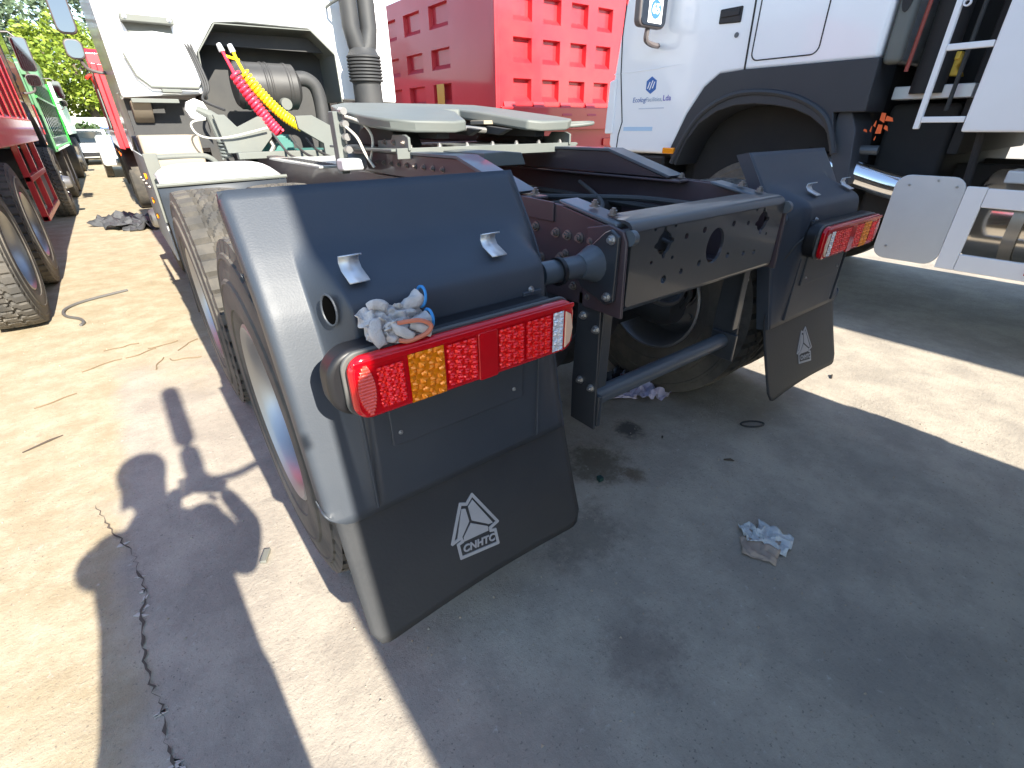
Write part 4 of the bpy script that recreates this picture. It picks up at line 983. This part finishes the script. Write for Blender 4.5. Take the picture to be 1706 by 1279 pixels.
# red tipper ahead of the box truck, tailgate in the sun
D1 = dump_truck('dump_truck', 'red tipper with pocketed tailgate standing ahead of the white box truck', 3.85, 4.7, redp, 3, L=5.8)
MB().span((2.75, 4.62, 1.22), (3.1, 4.66, 1.33)).build('rear_marker', yellow_old, D1, bevel=.004)
MB().tube([(2.95, 4.64, 1.22), (2.9, 4.62, 1.12)], .012, 6).build('marker_stay', yellow_old, D1)
MB().prism([(2.7, 1.30), (3.2, 1.30), (3.35, 1.12), (3.6, 1.12), (3.75, 1.28), (4.9, 1.28), (4.9, 1.42), (2.7, 1.42)], 1, 4.68, 4.72).build('tail_beam', redp, D1, bevel=.006)
MB().span((2.66, 4.74, 1.02), (5.04, 4.80, 1.30)).build('tail_beam', redp, D1, bevel=.01)
MB().span((2.72, 4.82, .55), (4.98, 5.3, 1.06)).build('under_tail', dark, D1, bevel=.02)
for x_ in (2.95, 4.75):
    MB().prism(rrect(x_-.16, 1.06, x_+.16, 1.16, .02), 1, 4.715, 4.742).build('tail_lamp', redlens, D1, bevel=.006)
# yellow painted patch on its shaded flank
MB().span((2.594, 5.95, 1.60), (2.597, 6.15, 1.86)).build('yellow_patch', M('yellow_paint', (.55, .36, .04), .4), D1, smooth=0)
# left column
D2 = dump_truck('dump_truck', 'bright red ribbed tipper at the left edge, twin rear tyres showing', -3.42, 3.35, redp, 0, L=6.0, zb=1.20, zt=2.75, wheels=(.92, 2.31, 7.55), style='rib', near=1, tyre=TYRE2, rim=RIMD)
sg = part_empty('side_guard', D2, (-2.2, 7.5, .6))
for z in (.40, .82): MB().span((-2.25, 7.0, z), (-2.185, 8.9, z+.06)).build('guard_rail', redp, sg, bevel=.008)
for y in (7.0, 7.9, 8.85): MB().span((-2.25, y, .40), (-2.19, y+.06, 1.2)).build('guard_post', redp, sg, bevel=.008)
MB().span((-2.30, 8.25, .46), (-2.22, 8.8, .82)).build('guard_box', greyp, sg, bevel=.01)
quick('air_reservoir', dark, D2, (-2.75, 6.6, .55), (-2.3, 6.95, .95), .06)
D3 = dump_truck('dump_truck', 'dark green smooth-sided tipper parked beyond the ribbed red one', -3.46, 13.2, greenp, 0, L=5.6, zb=.95, zt=2.35, wheels=(1.1, 2.5, 7.2), style='plain', near=1, rim=RIMW)
for z in (1.02, 1.9): MB().tube([(-2.198, 13.1, z), (-2.198, 18.9, z)], .022, 6).build('green_edge', brightgreen, D3)
MB().tube([(-2.20, 18.9, .95), (-2.20, 18.7, 2.4)], .03, 6).build('green_edge', brightgreen, D3)
D4 = dump_truck('dump_truck', 'farthest green and white tipper in the left column', -3.46, 22.6, M('white_green', (.45, .60, .45), .4), 0, L=5.0, zb=1.2, zt=2.2, wheels=(1.0, 2.4, 6.6), style='plain', near=1)
door_mirror(D3, 1, -2.05, 20.6, 2.15, 2.6, .2)
door_mirror(D2, 1, -2.02, 10.9, 2.15, 2.6, .2)
# red lorry ahead of the tractor in the same lane: only its left flank shows
D5 = dump_truck('dump_truck', 'red and dark lorry ahead of the tractor, only its left flank showing', .02, 10.2, redp, 0, L=5.4, zb=1.05, zt=2.25, wheels=(1.0, 2.4, 6.8), style='plain', near=-1)
for q in range(5): MB().lathe([(0, 0), (0, .03), (.015, .026), (.018, 0)], (-1.262, 10.5+.9*q, .95), 0, 10).build('side_marker', amber if q % 2 else orange, D5)
MB().tube([(-1.32, 12.6, 2.2), (-1.26, 12.7, 2.25), (-1.18, 12.9, 2.0)], .03, 8).build('hose', M('bright_red', (.8, .04, .02), .5), D5)
MB().span((-1.26, 10.25, 1.35), (-1.245, 10.9, 1.9)).build('mesh_panel', greyp, D5)
# white car at the far end of the lane
def car(loc):
    K = thing('parked_car', 'small white hatchback at the far end of the sandy lane', 'car', loc)
    x, y = loc[0], loc[1]
    MB().prism([(x-.85, .28), (x+.85, .28), (x+.86, .62), (x+.80, .82), (x-.80, .82), (x-.86, .62)], 1, y, y+4.0).build('body', white, K, bevel=.08, seg=3)
    MB().prism([(y+1.0, .80), (y+1.65, 1.30), (y+3.2, 1.34), (y+3.95, .80)], 0, x-.70, x+.70).build('cabin', white, K, bevel=.06, seg=3)
    MB().prism([(x-.64, .83), (x+.64, .83), (x+.56, 1.25), (x-.56, 1.25)], 1, y+1.2, y+1.35).build('windscreen', glass, K, bevel=.01).rotation_euler = (0, 0, 0)
    MB().grid(lambda u, v: (x+lerp(-.62, .62, u)*(1-.1*v), y+.985+.62*v, .845+.44*v), 1, 1).build('windscreen', glass, K)
    for s in (-1, 1):
        MB().prism(rrect(x+s*.62-.16, .60, x+s*.62+.16, .74, .05), 1, y-.012, y+.05).build('headlamp', whiteled, K, bevel=.01)
        for wy in (.8, 3.2): MB().lathe([(-.09, .18), (-.09, .29), (-.07, .31), (.07, .31), (.09, .29), (.09, .18)], (x+s*.76, y+wy, .31), 0, 24).build('wheel', tyre_m, K)
    MB().prism(rrect(x-.5, .34, x+.5, .50, .04), 1, y-.015, y+.03).build('grille', black, K, bevel=.01)
car((-1.95, 27.0, 0))
V = thing('parked_van', 'pale van half hidden behind the red lorry, far down the lane', 'van', (-1.2, 20, 0))
MB().prism([(19.0, .35), (19.0, .75), (19.35, .95), (19.9, 1.15), (24, 1.15), (24, .35)], 0, -1.62, -.2).build('body', white, V, bevel=.08, seg=3)
for yy_ in (19.75, 23.0): MB().lathe([(-.1, .15), (-.1, .30), (.08, .33), (.1, .3), (.1, .15)], (-1.55, yy_, .33), 0, 24).build('wheel', tyre_m, V)
MB().lathe([(0, 0), (0, .09), (.03, .08), (.03, 0)], (-1.3, 18.97, .72), 1, 16).build('headlamp', whiteled, V)
# low white and blue roofed shed across the end
S = thing('yard_shed', 'long white shed with a blue strip across the end of the lane', 'building', (-1.5, 36, 0))
quick('wall', white2, S, (-12, 36, 0), (10, 36.3, 1.35), 0)
quick('roof_edge', white2, S, (-12, 35.4, 1.42), (10, 36.5, 1.88), .02)
quick('blue_strip', M('blue_roof', (.05, .12, .45), .5), S, (-12, 35.38, 1.37), (10, 36.4, 1.42), 0)

# ================================================================== truck behind the photographer (throws the big shadow)
BH = thing('parked_truck', 'white cab-over truck behind the camera, shading the rear of the tractor', 'truck', (.10, -4, 0))
make_cab(BH, .12, -3.62, white, roofz=3.02, half=1.24)
door_mirror(BH, -1, -1.485, -1.66, 2.10, 2.54, .09, top_arm=False)
quick('shadow_skirt', plastic, BH, (-1.195, -3.55, .42), (-1.0, -1.36, 1.80), .05)  # unseen block added to widen the lower part of the cab's cast shadow
quick('tank_body', white2, BH, (-.85, -9.6, 1.1), (1.30, -3.8, 2.6), .05)
for s in (-1, 1): quick('chassis_rail', dark, BH, (.1+s*.42-.04, -9.6, .8), (.1+s*.42+.04, -3.4, 1.1), .01)
for yy_ in (-2.85, -7.0, -8.4):
    for s in (-1, 1): wheel(BH, .10+s*1.07, yy_, s, TYRE0, RIMS)

# ================================================================== trees at the end of the yard
def leaf_mat(name, c1, c2):
    m = bpy.data.materials.new(name); m.use_nodes = True; n, l = m.node_tree.nodes, m.node_tree.links; b = n['Principled BSDF']
    oi = n.new('ShaderNodeNewGeometry'); mx = n.new('ShaderNodeMix'); mx.data_type = 'RGBA'
    mx.inputs[6].default_value = (*c1, 1); mx.inputs[7].default_value = (*c2, 1)
    l.new(oi.outputs['Random Per Island'], mx.inputs[0]); l.new(mx.outputs[2], b.inputs['Base Color']); b.inputs['Roughness'].default_value = .55
    tr = n.new('ShaderNodeBsdfTranslucent'); l.new(mx.outputs[2], tr.inputs['Color'])
    ms = n.new('ShaderNodeMixShader'); ms.inputs[0].default_value = .3
    l.new(b.outputs[0], ms.inputs[1]); l.new(tr.outputs[0], ms.inputs[2]); l.new(ms.outputs[0], n['Material Output'].inputs[0])
    return m
bark = M('bark', (.12, .09, .065), .9, bump=.5, bscale=12)
def tree(name, label, loc, h, rad, lm, nl, leaf, low=.25, seed=1):
    rnd = random.Random(seed); t = thing(name, label, 'tree', loc, 'trees beyond the yard'); x, y = loc[0], loc[1]
    tb = MB(); tb.tube([(x, y, 0), (x+.1, y, h*.3), (x-.1, y+.1, h*.6), (x, y, h*.92)], [.22, .17, .11, .03], 10)
    for q in range(9):
        a = rnd.random()*6.28; z = h*rnd.uniform(.25, .7); L = rad*rnd.uniform(.5, .9)
        tb.tube([(x, y, z), (x+L*.5*math.cos(a), y+L*.5*math.sin(a), z+L*.35), (x+L*math.cos(a), y+L*math.sin(a), z+L*.6)], [.07, .045, .015], 6)
    tb.build('trunk', bark, t)
    cl = []
    for q in range(48):
        while True:
            p = Vector((rnd.uniform(-1, 1), rnd.uniform(-1, 1), rnd.uniform(-1, 1)))
            if .35 < p.length < 1: break
        zc = h*(low+(1-low)*.5)+p.z*h*(1-low)*.5
        w = rad*(1-.25*max(0, p.z)); cl.append((Vector((x+p.x*w, y+p.y*w, zc)), rad*rnd.uniform(.16, .34)))
    lb = MB()
    for i in range(nl):
        c, r = rnd.choice(cl); d = Vector((rnd.gauss(0, 1), rnd.gauss(0, 1), rnd.gauss(0, 1))); d *= r*rnd.random()**.4/max(.2, d.length)
        p = c+d; u_ = Vector((rnd.gauss(0, 1), rnd.gauss(0, 1), rnd.gauss(0, .7))).normalized(); v_ = u_.orthogonal().normalized(); v_.rotate(Quaternion(u_, rnd.random()*6.28))
        s_ = leaf*rnd.uniform(.6, 1.3)
        lb.add([p-u_*s_, p+v_*s_*.45, p+u_*s_, p-v_*s_*.45], [(0, 1, 2, 3)])
    k_ = MB.mesh(lb, 'crown', lm, 0, worg(t)); o = bpy.data.objects.new('crown', k_); col.objects.link(o); o.parent = t
lm1 = leaf_mat('leaf_yellow_green', (.13, .20, .018), (.28, .35, .04)); lm2 = leaf_mat('leaf_dark', (.035, .07, .02), (.09, .14, .04)); lm3 = leaf_mat('leaf_willow', (.10, .16, .09), (.17, .22, .13))
tree('broadleaf_tree', 'yellow-green bushy tree straight above the far end of the lane', (-1.4, 40.5, 0), 7.2, 3.3, lm1, 8500, .17, .15, 3)
tree('broadleaf_tree', 'yellow-green tree half hidden behind the tractor cab mirrors', (3.6, 42, 0), 8.0, 3.4, lm1, 6500, .18, .15, 4)
tree('broadleaf_tree', 'lower yellow-green tree above the green tipper', (-5.4, 41, 0), 5.2, 2.6, lm1, 7000, .16, .12, 5)
tree('willow_tree', 'tall greyish willow against the blue sky at top left', (-7.5, 52, 0), 13.5, 4.2, lm3, 7000, .22, .3, 6)
tree('willow_tree', 'thin greyish willow rising behind the yellow-green tree', (-1.0, 55, 0), 14.0, 3.6, lm3, 4200, .22, .38, 8)
tree('broadleaf_tree', 'dark green shrub low behind the white shed', (-2.2, 33.5, 0), 1.5, 1.6, lm2, 2500, .12, .05, 9)
tree('broadleaf_tree', 'dark spreading tree at the far left above the red tipper', (-12, 44, 0), 9, 4.5, lm2, 5000, .22, .2, 10)

# ================================================================== small things lying about
gl = thing('work_gloves', 'crumpled dirty white work gloves lying on the left tail lamp', 'gloves', (-1.09, -.07, .99))
gm_ = M('glove_cloth', (.50, .47, .45), .9, var=.4, vscale=45, dust=.6, dustc=(.20, .17, .15), bump=.5, bscale=260)
def lump(pts, rs, seed, flat=.6, parent=gl, mat=None, name='glove'):
    mb = MB().tube(smooth_tab(pts, 6, 6), [interp([(r,) for r in rs], i/(6*(len(pts)-1)))[0] for i in range(6*(len(pts)-1)+1)], 14)
    for v in mb.v:
        n_ = noise.noise_vector(v*55+Vector((seed*3.1, 0, 0)))*.0055+noise.noise_vector(v*140+Vector((seed, 5, 0)))*.002
        v += n_
    return mb.build(name, mat or gm_, parent, smooth=80)
def cloth(c, w, d, h, seed, rot, tilt, name='glove'):
    M3 = Matrix.Rotation(rot, 3, 'Z') @ Matrix.Rotation(tilt, 3, 'X')
    def fn(u, v):
        p = Vector((u*2-1, v*2-1, 0)); q = noise.noise_vector(p*1.8+Vector((seed, 0, 0))); r = noise.noise(p*3.4+Vector((0, seed, 0)))
        k_ = 1-.25*abs(p.x*p.y)
        return Vector(c)+M3 @ Vector(((p.x*k_+.25*q.x)*w/2, (p.y*k_+.25*q.y)*d/2, h*(r+.5*q.z-.35*p.x*p.x)))
    o = MB().grid(fn, 18, 16).build(name, gm_, gl, smooth=60); o.modifiers.new('t', 'SOLIDIFY').thickness = .002
    o.modifiers.new('s', 'SUBSURF').render_levels = 1
def finger(pts, w, seed):
    pts = smooth_tab(pts, 5, 4); mb = MB().tube(pts, [w*(.8+.3*math.sin(3.1*i/(len(pts)-1))) for i in range(len(pts))], 12)
    n_ = 12
    for i, p in enumerate(pts):
        for j in range(n_):
            v = mb.v[i*n_+j]; d_ = v-Vector(p); d_.y *= .45; v.xyz = Vector(p)+d_+noise.noise_vector(v*90+Vector((seed, 0, 0)))*.003
    mb.build('glove_finger', gm_, gl, smooth=80)
cloth((-1.110, -.052, 1.032), .100, .060, .020, 1.3, .1, .6)
cloth((-1.128, -.074, 1.012), .060, .050, .016, 21.3, -.4, 1.2)
cloth((-1.095, -.084, 1.010), .065, .045, .015, 25.9, .3, 1.25)
cloth((-1.085, -.062, 1.022), .075, .060, .022, 4.2, -.3, .9)
cloth((-1.060, -.050, 1.024), .070, .050, .018, 7.7, .2, .7)
cloth((-1.120, -.058, 1.014), .055, .050, .018, 11.2, .8, 1.1)
cloth((-1.050, -.072, 1.006), .060, .040, .014, 14.5, .0, 1.2)
finger([(-1.130, -.070, 1.032), (-1.142, -.082, 1.018), (-1.134, -.090, .990)], .012, 2)
finger([(-1.108, -.080, 1.026), (-1.098, -.096, 1.012), (-1.078, -.102, .998)], .009, 4)
finger([(-1.100, -.050, 1.046), (-1.118, -.046, 1.056), (-1.132, -.042, 1.050)], .010, 5)
finger([(-1.075, -.088, 1.016), (-1.055, -.098, 1.008), (-1.040, -.100, .996)], .009, 6)
lump([(-1.07, -.05, 1.036), (-1.045, -.045, 1.044), (-1.028, -.044, 1.050)], [.010, .014, .017], 7, name='glove_cuff')
lump([(-1.07, -.074, 1.010), (-1.045, -.074, 1.014), (-1.029, -.074, 1.016)], [.010, .013, .016], 8, name='glove_cuff')
MB().tube([(-1.026+.004*math.cos(a), -.044+.019*math.sin(a), 1.050+.019*math.cos(a)) for a in [i*math.pi/8 for i in range(17)]], .003, 6).build('cuff_band', M('glove_blue', (.04, .24, .55), .7), gl)
MB().tube([(-1.028, -.074+.017*math.sin(a), 1.016+.017*math.cos(a)) for a in [i*math.pi/8 for i in range(17)]], .003, 6).build('cuff_band', MATS['glove_blue'], gl)
MB().tube(smooth_tab([(-1.10, -.088, 1.026), (-1.06, -.100, 1.028), (-1.036, -.102, 1.012), (-1.05, -.104, .998), (-1.09, -.102, .992), (-1.105, -.100, .998)], 6, 5), .0045, 6).build('glove_trim', M('glove_orange', (.52, .17, .10), .8), gl)

def crumple(name, label, cat, loc, w, d, h, mat, seed, nu=14, nv=12, parts=None):
    def fn(u, v):
        p = Vector((u*2-1, v*2-1, 0)); q = noise.noise_vector(p*1.6+Vector((seed, 0, 0))); r = noise.noise(p*3.3+Vector((0, seed, 0)))
        return (loc[0]+(p.x+.28*q.x)*w/2, loc[1]+(p.y+.28*q.y)*d/2, max(.004, .004+h*(.35+.9*r+.5*q.z)))
    o = MB().grid(fn, nu, nv).build(name, mat, None, smooth=25, loc=(loc[0], loc[1], 0)); tag(o, label, cat); return o
wp = thing('waste_paper', 'torn brown and white paper scrap lying on the shaded concrete', 'litter', (.06, -.42, 0))
def crumple_part(parent, name, c, w, d, h, mat, seed, rot=0):
    def fn(u, v):
        p = Vector((u*2-1, v*2-1, 0)); q = noise.noise_vector(p*1.5+Vector((seed, 0, 0))); r = noise.noise(p*2.6+Vector((0, seed, 0)))
        X, Y = (p.x+.22*q.x)*w/2, (p.y+.22*q.y)*d/2
        return (c[0]+X*math.cos(rot)-Y*math.sin(rot), c[1]+X*math.sin(rot)+Y*math.cos(rot), max(.004, .005+h*(.4+.9*r+.4*q.z)))
    o = MB().grid(fn, 14, 12).build(name, mat, parent, smooth=20); o.modifiers.new('t', 'SOLIDIFY').thickness = .0008; return o
crumple_part(wp, 'brown_sheet', (.010, -.43, 0), .13, .12, .012, M('kraft_paper', (.36, .28, .22), .8, bump=.2), 2.2, .4)
crumple_part(wp, 'white_sheet', (.085, -.435, 0), .11, .12, .020, M('torn_paper', (.50, .52, .52), .8, var=.3, vscale=40), 5.7, .2)
crumple_part(wp, 'white_sheet', (.045, -.375, 0), .09, .06, .02, MATS['torn_paper'], 9.1, .9)
rg = thing('torn_packaging', 'crumpled lilac and dark packaging under the tractor rear bar', 'litter', (.5, .62, 0))
crumple_part(rg, 'lilac_wrapper', (.58, .52, 0), .20, .14, .07, M('lilac_wrap', (.50, .46, .60), .35, var=.2), 3.3, -.5)
crumple_part(rg, 'lilac_strip', (.40, .62, 0), .30, .05, .03, MATS['lilac_wrap'], 4.4, -.55)
crumple_part(rg, 'dark_wrapper', (.55, .70, 0), .28, .16, .09, M('dark_wrap', (.03, .03, .035), .2, coat=.4), 6.1, .2)
crumple_part(rg, 'dark_wrapper', (.66, .74, 0), .14, .10, .07, MATS['lilac_wrap'], 8.1, .6)
rb = [(.755+.052*math.cos(a), .005+.030*math.sin(a)-.025*math.cos(a), .005) for a in [i*math.pi/10 for i in range(21)]]
tag(MB().tube(rb, .0045, 6).build('rubber_ring', hoseblk, loc=(.755, 0, 0)), 'flattened dark rubber ring near the right mud flap', 'ring')
tag(MB().prism([(-.17-.012, .18-.01), (-.17+.014, .18-.012), (-.17+.016, .18+.010), (-.17-.004, .18+.016)], 2, .0, .02).build('plastic_scrap', M('dark_green_cap', (.012, .045, .04), .5), loc=(-.17, .18, 0), bevel=.003), 'small dark green plastic cap beside the left mud flap', 'cap')
for (x, y, a, L, lab) in ((.39, -.085, -.9, .045, 'thin dark wood splinter in the middle of the shade'), (.30, .21, .4, .012, 'tiny black crumb near the oil stain'), (-2.09, 2.02, .45, .16, 'short dark stick on the sunny sand at left'), (1.62, -.02, .3, .06, 'small dry leaf in the sunlit strip at right')):
    d = Vector((math.cos(a), math.sin(a), 0))*L/2; p = Vector((x, y, .005))
    tag(MB().tube([p-d, p+d*.3+Vector((.004, .004, .002)), p+d], [.003, .0055, .002], 6).build('twig', M('twig_brown', (.06, .045, .035), .9), loc=(x, y, 0)), lab, 'twig')
tag(MB().box((-1.405, .62, .008), (.022, .060, .012), Matrix.Rotation(R(-28), 3, 'Z')).build('plastic_clip', M('clip_grey', (.15, .15, .13), .5), loc=(-1.405, .62, 0), bevel=.003), 'small grey clip lying beside the shadow of the tractor', 'clip')
tag(MB().tube(smooth_tab([(-1.66, 4.78, .012), (-1.80, 4.72, .012), (-2.0, 4.62, .012), (-2.12, 4.45, .014), (-2.10, 4.22, .012), (-1.99, 4.10, .012), (-1.96, 3.95, .012), (-1.985, 3.90, .012)], 6, 10), .011, 8).build('cable_scrap', M('cable_grey', (.10, .095, .09), .6), loc=(-2, 4.4, 0)), 'curved piece of black cable on the sand by the red tipper tyres', 'cable')
tp = thing('tarpaulin_heap', 'heap of black torn netting on the sand beside the tractor', 'tarpaulin', (-1.4, 8.9, 0))
for q in range(4): crumple_part(tp, 'fold', (-1.38+.16*math.cos(q*2.2), 8.9+.35*math.sin(q*1.7), 0), .75-.1*q, .9-.1*q, .16, M('netting_black', (.05, .052, .058), .7, var=.4, vscale=30), q*3.1+1, q)
for i, (x, y, a) in enumerate(((-1.62, 3.05, .2), (-1.72, 2.95, .5), (-1.52, 2.75, -.4), (-1.84, 3.2, .1), (-1.95, 2.9, .4), (-1.45, 2.88, .9), (-1.6, 2.62, 1.2), (-2.15, 2.5, .3))):
    rnd = random.Random(i)
    pts = [(x+.05*q*math.cos(a)+rnd.uniform(-.02, .02), y+.05*q*math.sin(a)+rnd.uniform(-.02, .02), .006) for q in range(5)]
    tag(MB().tube(smooth_tab(pts, 3, 2), .0035, 5).build('dry_stalk', M('dry_straw', (.19, .135, .08), .9, var=.3), loc=(x, y, 0)), 'thin dry stalk lying on the sunny sand in front of the red tipper tyres', 'stalk', 'dry stalks on the sand')

# ================================================================== photographer (stands at the camera, casts the shadow on the sand)
skin = M('skin', (.45, .27, .19), .5); shirt = M('shirt_grey', (.20, .21, .24), .8, bump=.2, bscale=200); trouser = M('trousers_dark', (.05, .05, .07), .8); hair_m = M('hair_black', (.015, .012, .01), .6)
PX, PY = -1.66, -1.235
PR = thing('person', 'person in a short-sleeved shirt holding a phone in both hands behind the camera', 'person', (PX, PY, 0))
def skinned(name, verts, edges, mat, parent, sub=2, root=0):
    me = bpy.data.meshes.new(name); po = worg(parent)
    me.from_pydata([tuple(Vector(v[0])-po) for v in verts], edges, []); me.materials.append(mat)
    o = bpy.data.objects.new(name, me); col.objects.link(o); o.parent = parent
    md = o.modifiers.new('skin', 'SKIN'); md.use_smooth_shade = True; md.branch_smoothing = .6
    for i, v in enumerate(verts):
        r = v[1]; me.skin_vertices[0].data[i].radius = (r if isinstance(r, tuple) else (r, r)); me.skin_vertices[0].data[i].use_root = (i == root)
    o.modifiers.new('sub', 'SUBSURF').levels = sub; o.modifiers['sub'].render_levels = sub
    return o
hx, hy = PX-.02, PY+.06
ph = CAM-Fv*.016                                     # back of the phone sits right behind the lens
phc = ph-R2*.055-U2*.018                             # phone centre: lens at its upper right end
hl = phc-R2*.075-U2*.01; hr = phc+R2*.080-U2*.02
V_ = [((PX, PY, .95), (.15, .12)), ((PX, PY+.01, 1.12), (.145, .11)), ((PX, PY+.02, 1.30), (.16, .115)), ((PX, PY+.02, 1.44), (.12, .09)), ((PX, PY+.03, 1.52), .058), ((hx, hy, 1.60), (.086, .09)), ((hx, hy+.01, 1.70), (.094, .104)), ((hx, hy, 1.780), (.066, .075)),
      ((PX-.185, PY+.02, 1.40), .064), ((PX-.205, PY+.20, 1.27), .046), ((hl.x-.10, hl.y-.14, hl.z-.09), .04), (tuple(hl-R2*.02-Fv*.03), .028),
      ((PX+.185, PY+.02, 1.38), .064), ((PX+.215, PY+.16, 1.10), .052), ((hr.x+.05, hr.y-.16, hr.z-.09), .04), (tuple(hr+R2*.02-Fv*.03), .028),
      ((PX-.10, PY, .86), .095), ((PX-.12, PY+.02, .48), .066), ((PX-.13, PY-.02, .09), .045), ((PX-.14, PY+.13, .045), .04),
      ((PX+.10, PY, .86), .095), ((PX+.12, PY+.02, .48), .066), ((PX+.13, PY-.02, .09), .045), ((PX+.14, PY+.13, .045), .04)]
E_ = [(0, 1), (1, 2), (2, 3), (3, 4), (4, 5), (5, 6), (6, 7), (3, 8), (8, 9), (9, 10), (10, 11), (3, 12), (12, 13), (13, 14), (14, 15), (0, 16), (16, 17), (17, 18), (18, 19), (0, 20), (20, 21), (21, 22), (22, 23)]
skinned('body', V_, E_, skin, PR)
# loose shirt with sleeves ending above the elbow, trousers, hair
def ring_tube(name, rings, mat):
    mb = MB(); n_ = 20
    for (c, rx, ry, u_, v_) in rings:
        c, u_, v_ = Vector(c), Vector(u_).normalized(), Vector(v_).normalized()
        for j in range(n_): a = 2*math.pi*j/n_; mb.v.append(c+u_*rx*math.cos(a)+v_*ry*math.sin(a))
    for i in range(len(rings)-1):
        for j in range(n_): a = i*n_+j; b_ = i*n_+(j+1) % n_; mb.f.append((a, b_, b_+n_, a+n_))
    return mb.build(name, mat, PR, smooth=80)
X_, Y_ = (1, 0, 0), (0, 1, 0)
ring_tube('shirt', [((PX, PY, .80), .205, .15, X_, Y_), ((PX, PY, 1.0), .19, .14, X_, Y_), ((PX, PY+.01, 1.2), .185, .14, X_, Y_), ((PX, PY+.02, 1.34), .20, .14, X_, Y_), ((PX, PY+.02, 1.43), .165, .115, X_, Y_), ((PX, PY+.02, 1.47), .11, .09, X_, Y_), ((PX, PY+.025, 1.52), .075, .075, X_, Y_)], shirt)
for s, el in ((-1, V_[9][0]), (1, V_[13][0])):
    a = Vector((PX+s*.13, PY+.02, 1.41)); b_ = Vector(el); d = (b_-a).normalized(); u_ = d.cross(Vector((0, 1, 0))).normalized(); v_ = d.cross(u_)
    ring_tube('sleeve', [(a, .085, .08, u_, v_), (a.lerp(b_, .45), .075, .07, u_, v_), (a.lerp(b_, .72), .070, .065, u_, v_)], shirt)
    ring_tube('trouser_leg', [((PX+s*.085, PY, .93), .115, .13, X_, Y_), ((PX+s*.11, PY, .7), .10, .10, X_, Y_), ((PX+s*.12, PY+.01, .45), .08, .085, X_, Y_), ((PX+s*.13, PY-.02, .10), .07, .075, X_, Y_)], trouser)
MB().lathe([(-.06, .070), (.0, .090), (.05, .094), (.09, .080), (.115, .050), (.125, 0)], (hx, hy-.014, 1.69), 2, 22).build('hair', hair_m, PR, smooth=80)
for s in (-1, 1): MB().lathe([(0, 0), (.004, .009), (.008, 0)], (hx+s*.03, hy+.084, 1.695), 1, 10).build('eye', black, PR); MB().lathe([(-.012, 0), (0, .02), (.012, .012), (.016, 0)], (hx+s*.072, hy, 1.67), 0, 10).build('ear', skin, PR)
MB().prism([(hy+.075, 1.69), (hy+.115, 1.645), (hy+.08, 1.64)], 0, hx-.012, hx+.012).build('nose', skin, PR, bevel=.006)
MB().span((hx-.022, hy+.078, 1.612), (hx+.022, hy+.09, 1.62)).build('mouth', M('lips', (.35, .14, .12), .5), PR, bevel=.003)
for s, h_ in ((-1, hl), (1, hr)):      # fingers curl round the ends of the phone
    for q in range(4):
        b_ = h_+R2*s*.012-Fv*.028+U2*(.026-.018*q); L = (.052, .058, .055, .044)[q]
        skinned('finger', [(tuple(b_), .009), (tuple(b_+R2*s*.012+Fv*.02), .0085), (tuple(b_-R2*s*.010+Fv*(.020)+Fv*0), .008), (tuple(b_-R2*s*(L*.45)+Fv*.0165), .007)], [(0, 1), (1, 2), (2, 3)], skin, PR, 1)
    b_ = h_-U2*.035-Fv*.03
    skinned('thumb', [(tuple(b_), .011), (tuple(b_-R2*s*.02-Fv*.004+U2*.005), .010), (tuple(b_-R2*s*.045+U2*.014-Fv*.0), .009)], [(0, 1), (1, 2)], skin, PR, 1)
pm = MB().box((0, 0, 0), (.160, .075, .008)).mesh('phone', black, 0)
po_ = inst('mobile_phone', pm, None, phc-Fv*.006, CAMROT.to_euler()); bv = po_.modifiers.new('b', 'BEVEL'); bv.width = .003
tag(po_, 'dark phone held sideways in the photographer\'s two hands', 'phone')
